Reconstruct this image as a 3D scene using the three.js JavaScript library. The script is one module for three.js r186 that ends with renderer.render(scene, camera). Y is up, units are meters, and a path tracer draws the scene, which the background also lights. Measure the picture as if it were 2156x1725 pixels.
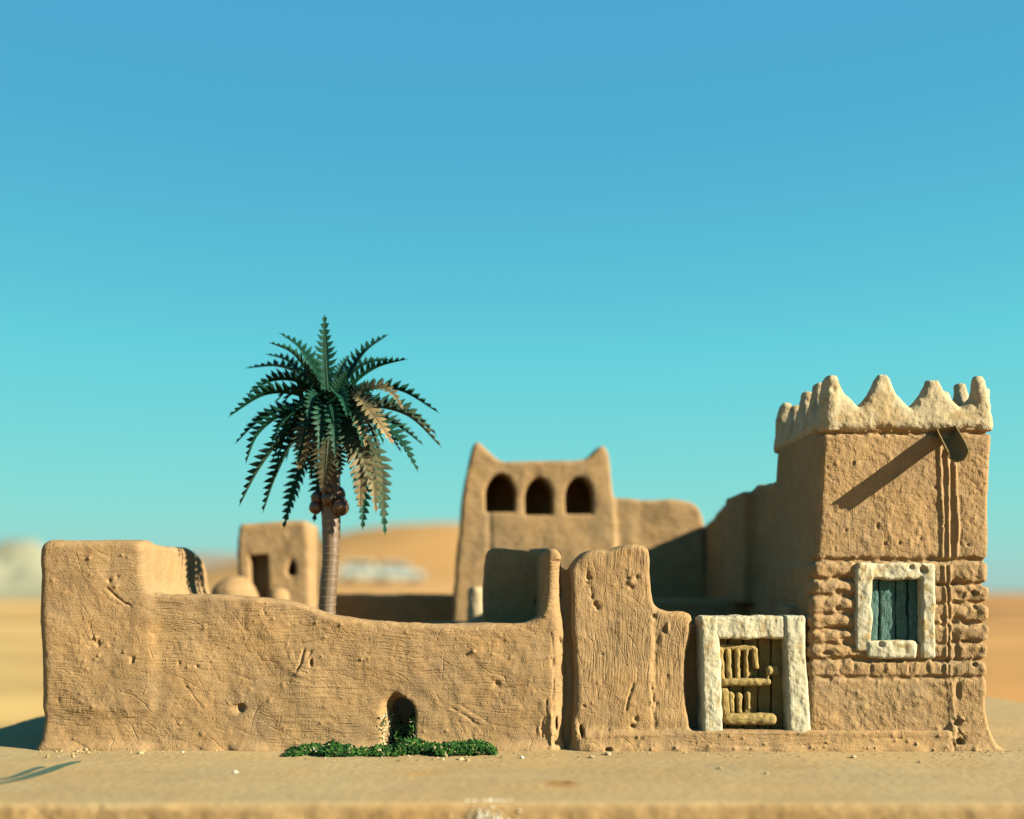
import * as THREE from 'three';
import { mergeGeometries } from 'three/addons/utils/BufferGeometryUtils.js';

// ---------------------------------------------------------------- camera, sky, sun, exposure
// Lengths below are centimetres (the fort is a small clay model on a stone slab); CM turns them into metres.
const CM = 0.01;
const scene = new THREE.Scene();
const EYE = [0, 8.25, 52.25];
const camera = new THREE.PerspectiveCamera(2 * Math.atan(1250 / 2090) * 180 / Math.PI, 2312 / 2500, 0.01, 9000);
camera.setViewOffset(2312, 2500, 156, 0, 2156, 1725);          // the photograph is the upper part of a level, shifted frame
camera.position.set(EYE[0] * CM, EYE[1] * CM, EYE[2] * CM);
camera.lookAt(EYE[0] * CM, EYE[1] * CM, -10);
camera.focus = 0.526;
camera.userData.fStop = 3.3;

const renderer = new THREE.WebGLRenderer({ antialias: true });
renderer.toneMapping = THREE.LinearToneMapping;
renderer.toneMappingExposure = 3.4;
renderer.shadowMap.enabled = true;

const SUN = new THREE.Vector3(2.4, 1.14, 1).normalize();
const sun = new THREE.DirectionalLight(new THREE.Color().setRGB(1, 0.94, 0.72), 5);
sun.position.copy(SUN).multiplyScalar(3);
sun.castShadow = true;
sun.shadow.radius = 1;
sun.shadow.mapSize.set(4096, 4096);
Object.assign(sun.shadow.camera, { left: -0.6, right: 0.6, top: 0.6, bottom: -0.6, near: 0.1, far: 8 });
scene.add(sun, sun.target);

const lin = c => { c /= 255; return c <= 0.04045 ? c / 12.92 : Math.pow((c + 0.055) / 1.055, 2.4); };
const lerp = (a, b, t) => a + (b - a) * t;
const clamp = (x, a = 0, b = 1) => Math.min(b, Math.max(a, x));
const sstep = (a, b, x) => { const t = clamp((x - a) / (b - a)); return t * t * (3 - 2 * t); };
const table = (pts, x) => {                                     // piecewise linear look-up, pts sorted by their first number
  if (x <= pts[0][0]) return pts[0].slice(1);
  for (let i = 1; i < pts.length; i++) if (x <= pts[i][0]) {
    const t = (x - pts[i - 1][0]) / (pts[i][0] - pts[i - 1][0]);
    return pts[i].slice(1).map((v, k) => lerp(pts[i - 1][k + 1], v, t));
  }
  return pts[pts.length - 1].slice(1);
};
const table1 = (pts, x) => table(pts, x)[0];

{ // clear evening sky: degrees above the horizon -> colour as seen
  const W = 512, H = 512, px = new Float32Array(W * H * 4);
  const bands = [[-90, 150, 140, 105], [-3, 176, 196, 165], [0, 168, 213, 192], [2.2, 155, 220, 206], [5, 138, 220, 213], [9, 120, 215, 218], [13, 104, 208, 220],
    [17, 93, 194, 215], [21, 86, 182, 212], [25, 80, 172, 209], [31, 78, 167, 208], [45, 62, 140, 194], [90, 38, 98, 160]];
  for (let j = 0; j < H; j++) {
    const el = ((j + 0.5) / H - 0.5) * 180;
    const c = table(bands, el).map(v => lin(v) / renderer.toneMappingExposure);
    for (let i = 0; i < W; i++) { const k = (j * W + i) * 4; px[k] = c[0]; px[k + 1] = c[1]; px[k + 2] = c[2]; px[k + 3] = 1; }
  }
  const sky = new THREE.DataTexture(px, W, H, THREE.RGBAFormat, THREE.FloatType);
  sky.mapping = THREE.EquirectangularReflectionMapping;
  sky.magFilter = THREE.LinearFilter; sky.minFilter = THREE.LinearFilter;
  sky.needsUpdate = true;
  scene.background = sky; scene.environment = sky;
}

// ---------------------------------------------------------------- numbers and noise
let seed = 12345;
const rnd = () => { seed = (seed + 0x6D2B79F5) | 0; let t = Math.imul(seed ^ (seed >>> 15), 1 | seed); t = (t + Math.imul(t ^ (t >>> 7), 61 | t)) ^ t; return ((t ^ (t >>> 14)) >>> 0) / 4294967296; };
const rr = (a, b) => a + (b - a) * rnd();
const hash3 = (x, y, z) => { let h = Math.imul(x, 374761393) + Math.imul(y, 668265263) + Math.imul(z, 2147483647 ^ 0x5bd1e995) | 0; h = Math.imul(h ^ (h >>> 13), 1274126177); h ^= h >>> 16; return (h >>> 0) / 2147483648 - 1; };
function n3(x, y, z) {
  const X = Math.floor(x), Y = Math.floor(y), Z = Math.floor(z);
  let u = x - X, v = y - Y, w = z - Z; u = u * u * (3 - 2 * u); v = v * v * (3 - 2 * v); w = w * w * (3 - 2 * w);
  const a = lerp(lerp(hash3(X, Y, Z), hash3(X + 1, Y, Z), u), lerp(hash3(X, Y + 1, Z), hash3(X + 1, Y + 1, Z), u), v);
  const b = lerp(lerp(hash3(X, Y, Z + 1), hash3(X + 1, Y, Z + 1), u), lerp(hash3(X, Y + 1, Z + 1), hash3(X + 1, Y + 1, Z + 1), u), v);
  return lerp(a, b, w);
}
const fbm = (x, y, z, o = 4) => { let s = 0, a = 0.5; for (let i = 0; i < o; i++) { s += a * n3(x, y, z); x = x * 2.03 + 7.1; y = y * 2.03 + 3.7; z = z * 2.03 + 1.9; a *= 0.5; } return s; };

// survey of the photograph: a point of its 2156-wide grid on the plane z (cm) behind (-) or before (+) the front walls
const PX = (px, z = 0) => (px - 1000) * (EYE[2] - z) / 2090;
const PY = (py, z = 0) => EYE[1] + (1250 - py) * (EYE[2] - z) / 2090;
const F = (px, py, z = 0) => [PX(px, z), PY(py, z)];
const slabAt = (px, py) => { const d = 330 / (py - 1250) * 52.25; return [(px - 1000) * d / 2090, 0, EYE[2] - d]; };

// ---------------------------------------------------------------- clay: signed distances meshed with surface nets
const smin = (a, b, k) => { const h = Math.max(k - Math.abs(a - b), 0) / k; return Math.min(a, b) - h * h * k * 0.25; };
const smax = (a, b, k) => -smin(-a, -b, k);
function rbox(x, y, z, x0, x1, y0, y1, z0, z1, r) {
  const a = Math.abs(x - (x0 + x1) / 2) - (x1 - x0) / 2 + r, b = Math.abs(y - (y0 + y1) / 2) - (y1 - y0) / 2 + r, c = Math.abs(z - (z0 + z1) / 2) - (z1 - z0) / 2 + r;
  return Math.hypot(Math.max(a, 0), Math.max(b, 0), Math.max(c, 0)) + Math.min(Math.max(a, b, c), 0) - r;
}
function poly(pts, res = 0.1) {                                 // distance to a closed outline, looked up in a grid
  let x0 = 1e9, x1 = -1e9, y0 = 1e9, y1 = -1e9;
  for (const [x, y] of pts) { x0 = Math.min(x0, x); x1 = Math.max(x1, x); y0 = Math.min(y0, y); y1 = Math.max(y1, y); }
  x0 -= 2; y0 -= 2; x1 += 2; y1 += 2;
  const nx = Math.ceil((x1 - x0) / res) + 2, ny = Math.ceil((y1 - y0) / res) + 2, g = new Float32Array(nx * ny);
  for (let j = 0; j < ny; j++) for (let i = 0; i < nx; i++) {
    const px = x0 + i * res, py = y0 + j * res; let d = 1e9, s = 1;
    for (let a = 0, b = pts.length - 1; a < pts.length; b = a++) {
      const ex = pts[b][0] - pts[a][0], ey = pts[b][1] - pts[a][1], wx = px - pts[a][0], wy = py - pts[a][1];
      const t = clamp((wx * ex + wy * ey) / (ex * ex + ey * ey)), bx = wx - ex * t, by = wy - ey * t; d = Math.min(d, bx * bx + by * by);
      const c1 = py >= pts[a][1], c2 = py < pts[b][1], c3 = ex * wy > ey * wx;
      if ((c1 && c2 && c3) || (!c1 && !c2 && !c3)) s = -s;
    }
    g[j * nx + i] = s * Math.sqrt(d);
  }
  return (x, y) => {
    let u = (x - x0) / res, v = (y - y0) / res; u = clamp(u, 0, nx - 1.001); v = clamp(v, 0, ny - 1.001);
    const i = u | 0, j = v | 0, a = u - i, b = v - j, k = j * nx + i;
    return lerp(lerp(g[k], g[k + 1], a), lerp(g[k + nx], g[k + nx + 1], a), b);
  };
}
const smoothPts = (pts, n = 1) => { for (let k = 0; k < n; k++) { const o = []; for (let i = 0; i < pts.length; i++) { const p = pts[i], q = pts[(i + 1) % pts.length]; o.push([p[0] * .75 + q[0] * .25, p[1] * .75 + q[1] * .25], [p[0] * .25 + q[0] * .75, p[1] * .25 + q[1] * .75]); } pts = o; } return pts; };
function ext(d2, z, z0, z1, r) {
  const a = d2 + r, b = Math.abs(z - (z0 + z1) / 2) - (z1 - z0) / 2 + r;
  return Math.min(Math.max(a, b), 0) + Math.hypot(Math.max(a, 0), Math.max(b, 0)) - r;
}
const lumps = (x, y, z, k = 1) => k * (0.10 * n3(x * .45, y * .45, z * .45) + 0.05 * n3(x * 1.3 + 9, y * 1.3, z * 1.3) + 0.022 * n3(x * 3.7, y * 3.7 + 5, z * 3.7));

function net(sdf, lo, hi, h) {                                  // naive surface nets; work only near the surface
  const [x0, y0, z0] = lo, nx = Math.ceil((hi[0] - x0) / h) + 1, ny = Math.ceil((hi[1] - y0) / h) + 1, nz = Math.ceil((hi[2] - z0) / h) + 1;
  const D = new Float32Array(nx * ny * nz).fill(1), B = 6, R = 0.87 * B * h * 1.3 + 0.35, sy = nx, sz = nx * ny;
  const near = [];
  for (let bz = 0; bz < nz; bz += B) for (let by = 0; by < ny; by += B) for (let bx = 0; bx < nx; bx += B) {
    const ex = Math.min(bx + B, nx), ey = Math.min(by + B, ny), ez = Math.min(bz + B, nz);
    const c = sdf(x0 + (bx + B / 2) * h, y0 + (by + B / 2) * h, z0 + (bz + B / 2) * h);
    if (c > R) continue;
    if (c < -R) { for (let k = bz; k < ez; k++) for (let j = by; j < ey; j++) D.fill(-1, k * sz + j * sy + bx, k * sz + j * sy + ex); continue; }
    for (let k = bz; k < ez; k++) for (let j = by; j < ey; j++) for (let i = bx; i < ex; i++) D[k * sz + j * sy + i] = sdf(x0 + i * h, y0 + j * h, z0 + k * h);
  }
  const id = new Int32Array(nx * ny * nz).fill(-1), P = [], idx = [];
  const off = [0, 1, sy, sy + 1, sz, sz + 1, sz + sy, sz + sy + 1], E = [[0, 1], [2, 3], [4, 5], [6, 7], [0, 2], [1, 3], [4, 6], [5, 7], [0, 4], [1, 5], [2, 6], [3, 7]];
  for (let k = 0; k < nz - 1; k++) for (let j = 0; j < ny - 1; j++) for (let i = 0; i < nx - 1; i++) {
    const q = k * sz + j * sy + i; let m = 0;
    for (let c = 0; c < 8; c++) if (D[q + off[c]] < 0) m |= 1 << c;
    if (m === 0 || m === 255) continue;
    let ax = 0, ay = 0, az = 0, n = 0;
    for (const [a, b] of E) {
      if (((m >> a) & 1) === ((m >> b) & 1)) continue;
      const da = D[q + off[a]], db = D[q + off[b]], t = da / (da - db);
      ax += lerp(a & 1, b & 1, t); ay += lerp((a >> 1) & 1, (b >> 1) & 1, t); az += lerp(a >> 2, b >> 2, t); n++;
    }
    id[q] = P.length / 3;
    P.push(x0 + (i + ax / n) * h, y0 + (j + ay / n) * h, z0 + (k + az / n) * h);
  }
  const quad = (a, b, c, d, flip) => { if (a < 0 || b < 0 || c < 0 || d < 0) return; if (flip) idx.push(a, c, b, a, d, c); else idx.push(a, b, c, a, c, d); };
  for (let k = 1; k < nz - 1; k++) for (let j = 1; j < ny - 1; j++) for (let i = 1; i < nx - 1; i++) {
    const q = k * sz + j * sy + i, s = D[q] < 0;
    if (s !== D[q + 1] < 0) quad(id[q - sy - sz], id[q - sz], id[q], id[q - sy], !s);
    if (s !== D[q + sy] < 0) quad(id[q - 1 - sz], id[q - sz], id[q], id[q - 1], s);
    if (s !== D[q + sz] < 0) quad(id[q - 1 - sy], id[q - sy], id[q], id[q - 1], !s);
  }
  return { P, idx };
}
const TILE = 22;                                                // cm that one clay texture covers
// mesh of a field: {uv: 1 horizontal strokes, 2 upright strokes}, tint(x,y,z) -> [r,g,b]
function clay(sdf, lo, hi, h, { up = false, tint, uvScale = 1, origin = [0, 0, 0] } = {}) {
  const { P, idx } = net(sdf, lo, hi, h), n = P.length / 3;
  const pos = new Float32Array(P), uv = new Float32Array(n * 2), col = new Float32Array(n * 3);
  for (let i = 0; i < n; i++) {
    const x = P[i * 3], y = P[i * 3 + 1], z = P[i * 3 + 2];
    const u = (x + .97 * z) / TILE * uvScale + .137, v = (y + .3 * z) / TILE * uvScale + .211;
    uv[i * 2] = up ? v : u; uv[i * 2 + 1] = up ? u : v;
    const c = tint ? tint(x, y, z) : [1, 1, 1]; col[i * 3] = c[0]; col[i * 3 + 1] = c[1]; col[i * 3 + 2] = c[2];
    pos[i * 3] = (x - origin[0]) * CM; pos[i * 3 + 1] = (y - origin[1]) * CM; pos[i * 3 + 2] = (z - origin[2]) * CM;
  }
  const g = new THREE.BufferGeometry();
  g.setAttribute('position', new THREE.BufferAttribute(pos, 3));
  g.setAttribute('uv', new THREE.BufferAttribute(uv, 2));
  g.setAttribute('color', new THREE.BufferAttribute(col, 3));
  g.setIndex(new THREE.BufferAttribute(new Uint32Array(idx), 1));
  g.computeVertexNormals();
  return g;
}
function split(g, key, origin = [0, 0, 0]) {                    // one geometry per key of its triangles' middles (cm); normals stay joined
  const p = g.attributes.position.array, ix = g.index.array, sets = new Map();
  for (let t = 0; t < ix.length; t += 3) {
    const c = [0, 1, 2].map(k => (p[ix[t] * 3 + k] + p[ix[t + 1] * 3 + k] + p[ix[t + 2] * 3 + k]) / 3 / CM + origin[k]);
    const k = key(...c); if (!sets.has(k)) sets.set(k, []);
    sets.get(k).push(ix[t], ix[t + 1], ix[t + 2]);
  }
  const out = {};
  for (const [k, list] of sets) {
    const map = new Map(), ni = new Uint32Array(list.length), src = [];
    list.forEach((v, i) => { if (!map.has(v)) { map.set(v, src.length); src.push(v); } ni[i] = map.get(v); });
    const ng = new THREE.BufferGeometry();
    for (const name of ['position', 'normal', 'uv', 'color']) { const a = g.attributes[name], s = a.itemSize, arr = new Float32Array(src.length * s); src.forEach((v, i) => { for (let c = 0; c < s; c++) arr[i * s + c] = a.array[v * s + c]; }); ng.setAttribute(name, new THREE.BufferAttribute(arr, s)); }
    ng.setIndex(new THREE.BufferAttribute(ni, 1));
    out[k] = ng;
  }
  return out;
}

// ---------------------------------------------------------------- naming
const used = {};
const numbered = n => { const k = used[n] = (used[n] ?? -1) + 1; return k ? `${n}_${String(k).padStart(3, '0')}` : n; };
function tag(o, label, category, group) { o.userData.label = label; if (category) o.userData.category = category; if (group) o.userData.group = group; return o; }
function thing(name, label, category, at, group) { const o = new THREE.Group(); o.name = numbered(name); o.position.set(at[0] * CM, at[1] * CM, at[2] * CM); scene.add(o); return tag(o, label, category, group); }
function mesh(name, g, m, parent) { const o = new THREE.Mesh(g, m); o.name = parent === scene ? numbered(name) : name; o.castShadow = o.receiveShadow = true; parent.add(o); return o; }
function structure(name, g, m) { const o = mesh(name, g, m, scene); o.userData.kind = 'structure'; return o; }

// ---------------------------------------------------------------- textures: brushed, scratched, pitted clay (relief) and its grain (colour)
function tileNoise(N, fx, fy, s) {                              // value noise that wraps, fx by fy cells over the tile
  const L = new Float32Array(fx * fy); for (let j = 0; j < fy; j++) for (let i = 0; i < fx; i++) L[j * fx + i] = hash3(i, j, s);
  return (u, v) => {
    let x = (u - Math.floor(u)) * fx, y = (v - Math.floor(v)) * fy; const i = x | 0, j = y | 0; x -= i; y -= j; x = x * x * (3 - 2 * x); y = y * y * (3 - 2 * y);
    const i1 = (i + 1) % fx, j1 = (j + 1) % fy, a = (j % fy) * fx, b = j1 * fx, ii = i % fx;
    return lerp(lerp(L[a + ii], L[a + i1], x), lerp(L[b + ii], L[b + i1], x), y);
  };
}
const NT = 2048;
const relief = new Float32Array(NT * NT);
{
  const bend = tileNoise(NT, 5, 5, 1), bend2 = tileNoise(NT, 13, 13, 2), st1 = tileNoise(NT, 26, 300, 3), st2 = tileNoise(NT, 50, 620, 4), amt = tileNoise(NT, 7, 9, 5), gr = tileNoise(NT, 500, 500, 6), gr2 = tileNoise(NT, 190, 190, 7), lump = tileNoise(NT, 70, 70, 8), patch = tileNoise(NT, 16, 16, 18);
  for (let j = 0; j < NT; j++) for (let i = 0; i < NT; i++) {
    const u = i / NT, v = j / NT, w = v + .022 * bend(u, v) + .007 * bend2(u, v), a = .35 + .65 * clamp(.5 + amt(u, v));
    relief[j * NT + i] = .50 + .085 * a * st1(u, w) + .05 * a * st2(u, w) + .05 * gr(u, v) + .05 * gr2(u, v) * clamp(.5 + patch(u, v)) + .07 * lump(u, v);
  }
  const dab = (cx, cy, r, f) => { for (let y = Math.floor(cy - r); y <= cy + r; y++) for (let x = Math.floor(cx - r); x <= cx + r; x++) { const q = Math.hypot(x - cx, y - cy) / r; if (q < 1) relief[((y % NT) + NT) % NT * NT + ((x % NT) + NT) % NT] += f(q); } };
  seed = 77;
  for (let s = 0; s < 1300; s++) {                               // curved scratches with thrown-up rims
    let x = rr(0, NT), y = rr(0, NT), a = (rnd() < .6 ? rr(-.35, .35) : rr(-1.6, 1.6)) + (rnd() < .5 ? Math.PI : 0); const k = rr(-.004, .004), L = rr(25, 170) * (rnd() < .2 ? 1.7 : 1), w = rr(2.4, 5), dp = rr(.03, .17), sgn = rnd() < .78 ? 1 : -.6;
    for (let t = 0; t < L; t += 1) { const f = Math.sin(Math.PI * (t + .5) / L); dab(x, y, w * 2, q => -sgn * dp * .23 * f * (q < .5 ? 1 - q * 2 : 0)); x += Math.cos(a); y += Math.sin(a); a += k + rr(-.05, .05); }
  }
  for (let s = 0; s < 1500; s++) { const r = rr(2, 6.5), d = rr(.04, .2), up = rnd() < .55; dab(rr(0, NT), rr(0, NT), r, q => (up ? 1 : -1) * d * (1 - q * q)); }
}
function floatTexture(arr, N, ch = 1) {
  const px = new Float32Array(N * N * 4);
  for (let i = 0; i < N * N; i++) { px[i * 4] = arr[i * ch]; px[i * 4 + 1] = arr[i * ch + (ch > 1 ? 1 : 0)]; px[i * 4 + 2] = arr[i * ch + (ch > 1 ? 2 : 0)]; px[i * 4 + 3] = 1; }
  const t = new THREE.DataTexture(px, N, N, THREE.RGBAFormat, THREE.FloatType);
  t.wrapS = t.wrapT = THREE.RepeatWrapping; t.magFilter = t.minFilter = THREE.LinearFilter; t.needsUpdate = true; return t;
}
const daub = new Float32Array(NT * NT);
{ const st = tileNoise(NT, 60, 150, 51), b1 = tileNoise(NT, 95, 80, 52), b2 = tileNoise(NT, 210, 170, 53), b3 = tileNoise(NT, 480, 480, 54), w = tileNoise(NT, 20, 20, 55); for (let j = 0; j < NT; j++) for (let i = 0; i < NT; i++) { const u = i / NT, v = j / NT, k = .01 * w(u, v); daub[j * NT + i] = relief[j * NT + i] * .35 + .3 + .14 * b1(u + k, v) * Math.abs(b1(u, v + .3)) + .10 * b1(u + k, v - k) + .055 * b2(u - k, v) + .055 * b3(u, v) + .05 * st(u, v + k); } }
const clayBump = floatTexture(relief, NT), daubBump = floatTexture(daub, NT);
let clayGrain;
{
  const N = 1024, c = new Float32Array(N * N * 3), a = tileNoise(N, 9, 11, 21), b = tileNoise(N, 40, 46, 22), d = tileNoise(N, 30, 260, 23), e = tileNoise(N, 420, 420, 24), f = tileNoise(N, 24, 24, 25);
  for (let j = 0; j < N; j++) for (let i = 0; i < N; i++) {
    const u = i / N, v = j / N; let k = .86 + .06 * a(u, v) + .05 * b(u, v) + .05 * d(u, v + .01 * f(u, v)) + .05 * e(u, v);
    const warm = .03 * f(u, v) + .02 * a(v, u);
    c.set([clamp(k + warm * .4, 0, 1), clamp(k - warm * .3, 0, 1), clamp(k - warm * 1.6, 0, 1)], (j * N + i) * 3);
  }
  seed = 78;
  for (let s = 0; s < 900; s++) { const x = Math.floor(rr(0, N)), y = Math.floor(rr(0, N)), r = rr(.8, 2.2), k = rnd() < .5 ? 1.22 : .7; for (let q = -3; q <= 3; q++) for (let p = -3; p <= 3; p++) if (Math.hypot(p, q) < r) { const o = (((y + q + N) % N) * N + (x + p + N) % N) * 3; for (let m = 0; m < 3; m++) c[o + m] = clamp(c[o + m] * k, 0, 1); } }
  clayGrain = floatTexture(c, N, 3);
}

// ---------------------------------------------------------------- materials
const std = (name, rgb, o = {}) => { const m = new THREE.MeshPhysicalMaterial({ color: new THREE.Color().setRGB(...rgb.map(v => v * .8)), roughness: .95, metalness: 0, specularIntensity: (o.roughness ?? .95) > .85 ? .25 : 1, ...o }); m.name = name; return m; };
const clayLook = { map: clayGrain, bumpMap: clayBump, bumpScale: 0.0013, vertexColors: true };
const M = {
  clay: std('mud plaster', [.33, .204, .097], clayLook),
  daub: std('rough mud daub', [.328, .204, .098], { ...clayLook, bumpMap: daubBump, bumpScale: 0.0013 }),
  inner: std('mud plaster of inner walls', [.33, .204, .097], clayLook),
  white: std('whitewashed plaster', [.47, .41, .275], { ...clayLook, bumpMap: daubBump, bumpScale: 0.0009 }),
  lime: std('thin limewash', [.40, .31, .185], { ...clayLook, bumpMap: daubBump, bumpScale: 0.0009 }),
  door: std('ochre clay door', [.31, .215, .08], { ...clayLook, bumpScale: 0.0012 }),
  board: std('ochre boards with painted shade', [.20, .14, .052], { ...clayLook, bumpScale: 0.0012 }),  // door ochre darkened: shade behind the bars is put into this colour
  teal: std('teal painted shutter', [.030, .10, .083], { ...clayLook, bumpScale: 0.0012, roughness: .8 }),
  spout: std('dry brown bark', [.2, .135, .055], { roughness: 1, side: THREE.DoubleSide }),
  trunk: std('brown plastic trunk', [.115, .07, .038], { roughness: .42 }),
  ring: std('pale trunk ring', [.24, .17, .105], { roughness: .5 }),
  nut: std('glossy brown nut', [.085, .042, .022], { roughness: .3 }),
  frond: Object.assign(new THREE.MeshPhysicalMaterial({ color: new THREE.Color().setRGB(.9, .9, .9), roughness: .5, specularIntensity: .18, vertexColors: true, side: THREE.DoubleSide }), { name: 'plastic palm frond' }),
  sliver: std('dark green leaf blade', [.028, .075, .045], { roughness: .8, side: THREE.DoubleSide }),
  flake: std('green scatter', [.85, .85, .85], { roughness: .9 }),
  stone: std('small stone', [.36, .27, .15], { roughness: .9 }),
  pale: std('white chip', [.62, .57, .45], { roughness: .9 }),
};

// ---------------------------------------------------------------- relief of the front faces, stamped in photograph units (1 unit = 0.25 mm)
const RW = 1044, RH = 430, RX = 55, RY = 755, RS = 2;
const front = new Float32Array(RW * RH);
const stamp = (px, py, ex, ey, f) => { for (let j = Math.floor((py - ey - RY) / RS); j <= (py + ey - RY) / RS; j++) for (let i = Math.floor((px - ex - RX) / RS); i <= (px + ex - RX) / RS; i++) if (i >= 0 && j >= 0 && i < RW && j < RH) front[j * RW + i] += f((i * RS + RX - px) / ex, (j * RS + RY - py) / ey); };
const pit = (px, py, rx, ry, d) => stamp(px, py, rx * 1.3, ry * 1.3, (u, v) => { const q = Math.hypot(u, v) * 1.3 * (1 + .4 * n3(u * 1.7 + px, v * 1.7 + py, 3)); return q < 1 ? -d * (1 - q ** 4) : 0; });
const bump = (px, py, rx, ry, d) => stamp(px, py, rx, ry, (u, v) => { const q = (u * u + v * v) * (1 + .5 * n3(u * 1.7 + px, v * 1.7 + py, 5)); return q < 1 ? d * (1 - q) : 0; });
function groove(pts, w, d, rim = .35) {                         // a scratch: hollow with raised rims
  for (let s = 1; s < pts.length; s++) { const [a, b] = [pts[s - 1], pts[s]], L = Math.hypot(b[0] - a[0], b[1] - a[1]), n = Math.max(1, Math.round(L / 2)); for (let k = 0; k < n; k++) { const t = k / n; stamp(lerp(a[0], b[0], t), lerp(a[1], b[1], t), w * 1.8, w * 1.8, (u, v) => { const q = Math.hypot(u, v) * 1.8; return q < 1 ? -d * .5 * (1 - q * q) : q < 1.8 ? d * rim * .25 * (1.8 - q) : 0; }); } }
}
const frontAt = (x, y) => { const u = (x / .025 + 1000 - RX) / RS, v = ((EYE[1] - y) / .025 + 1250 - RY) / RS; if (u < 0 || v < 0 || u >= RW - 1 || v >= RH - 1) return 0; const i = u | 0, j = v | 0, a = u - i, b = v - j, k = j * RW + i; return lerp(lerp(front[k], front[k + 1], a), lerp(front[k + RW], front[k + RW + 1], a), b); };
{
  seed = 5;
  for (let k = 0; k < 420; k++) { const x = rr(80, 1450), y = rr(1150, 1580); if (rnd() < .4) pit(x, y, rr(1.6, 3.4), rr(1.6, 4.5), rr(.015, .05)); else bump(x, y, rr(2.5, 5), rr(2.5, 5), rr(.03, .08)); }
  for (let k = 0; k < 260; k++) { const x = rr(1700, 2085), y = rr(910, 1580); if (rnd() < .5) pit(x, y, rr(1.4, 3), rr(1.6, 4.5), rr(.015, .05)); else bump(x, y, rr(3, 9), rr(4, 13), rr(.02, .055)); }
  for (let k = 0; k < 150; k++) { const x = rr(85, 1180), y = rr(1280, 1575), a = rr(-.5, .5) + (rnd() < .25 ? 1.2 : 0), L = rr(15, 70), c = rr(-12, 12); groove([[x, y], [x + L * .5 * Math.cos(a), y + L * .5 * Math.sin(a) + c * .5], [x + L * Math.cos(a), y + L * Math.sin(a) + c]], rr(1.6, 3), rr(.02, .06), .5); }
  for (let k = 0; k < 70; k++) { const x = rr(1205, 1450), y = rr(1170, 1540), a = 1.57 + rr(-.45, .45), L = rr(15, 90); groove([[x, y], [x + L * Math.cos(a), y + L * Math.sin(a)]], rr(1.5, 2.6), rr(.02, .05), .5); }
  // marks that can be recognised on the long wall
  groove([[226, 1238], [240, 1252], [262, 1270], [278, 1276]], 3.6, .10, .6); groove([[216, 1245], [228, 1262], [250, 1274]], 2.6, .06, .6); groove([[200, 1248], [206, 1280], [214, 1300]], 2, .05); groove([[272, 1200], [290, 1208], [296, 1214]], 2, .05, .7);
  groove([[355, 1269], [385, 1282], [410, 1296]].map(p => [p[0] - 78, p[1]]), 2.5, .05);
  groove([[248, 1313], [262, 1308], [285, 1312], [300, 1324]], 2.2, .05); groove([[188, 1305], [193, 1330], [206, 1364]], 2.6, .07, .5);
  groove([[420, 1311], [455, 1318], [520, 1330], [545, 1340]], 2.2, .05); groove([[553, 1282], [560, 1300]], 2.5, .08); groove([[590, 1275], [600, 1305], [630, 1330], [660, 1345]], 2, .045); groove([[605, 1270], [625, 1285], [660, 1292], [690, 1290]], 2, .04);
  groove([[508, 1301], [518, 1330], [522, 1350]], 2, .05); groove([[370, 1345], [380, 1380], [375, 1410]], 2, .05); groove([[362, 1350], [372, 1395], [392, 1400]], 2, .05);
  pit(207, 1356, 3.5, 9, .10); pit(247, 1215, 5, 5, .08); pit(231, 1222, 4, 5, .14); pit(320, 1218, 3.5, 3.5, .14); pit(281, 1389, 4, 9, .12); pit(416, 1404, 4, 4, .16); pit(502, 1494, 17, 11, .08); pit(507, 1492, 8, 9, .28);
  pit(655, 1395, 3.5, 9, .22); groove([[640, 1368], [632, 1400], [622, 1415]], 3.5, .12); groove([[655, 1370], [648, 1385]], 3, .1); bump(628, 1420, 12, 8, .05); groove([[620, 1422], [596, 1428]], 2.5, .06);
  bump(997, 1372, 4.5, 4, .2); pit(1047, 1442, 9, 10, .08); pit(1045, 1438, 5, 8, .08); bump(203, 1343, 5, 4, .12); bump(189, 1176, 4, 3.5, .14); bump(258, 1170, 4, 3, .12); bump(198, 1488, 5, 5, .1);
  groove([[950, 1490], [985, 1510], [1005, 1528]], 4, .06); groove([[970, 1485], [1010, 1510], [1035, 1526]], 3, .05); groove([[1065, 1425], [1063, 1460], [1050, 1478]], 2, .045); groove([[834, 1360], [828, 1385], [822, 1398]], 2, .045); groove([[994, 1364], [975, 1395]], 1.8, .04);
  for (let k = 0; k < 18; k++) { const y = 1450 + k * 6.5 + rr(-2, 2), x = rr(560, 760); groove([[x, y], [x + rr(60, 200), y + rr(-3, 3)]], 1.8, .03, .5); }
  // post and pier
  groove([[1151, 1474], [1149, 1490], [1152, 1503]], 2.4, .14, .6); groove([[1144, 1512], [1140, 1535], [1143, 1556]], 2.6, .15, .6); groove([[1166, 1430], [1163, 1470], [1168, 1500]], 2.2, .1, .6); groove([[1158, 1545], [1156, 1572]], 2.2, .12, .6); pit(1172, 1524, 2.5, 18, .35); bump(1160, 1535, 7, 42, .14); pit(1171, 1566, 5, 5, .2); bump(1135, 1540, 4, 20, .07); groove([[1160, 1330], [1168, 1400], [1165, 1470]], 3, .06); pit(1163, 1395, 3, 10, .12); pit(1179, 1350, 3, 8, .1);
  pit(1224, 1543, 4, 16, .35); bump(1211, 1535, 8, 32, .14); pit(1237, 1214, 4, 9, .16); pit(1243, 1218, 5, 3, .12); pit(1236, 1228, 4, 4, .12); bump(1329, 1226, 10, 8, .1); pit(1322, 1218, 5, 4, .12); pit(1341, 1215, 4, 6, .12); pit(1330, 1237, 6, 5, .1); groove([[1235, 1195], [1237, 1215], [1245, 1240], [1252, 1275]], 2.5, .08);
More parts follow.
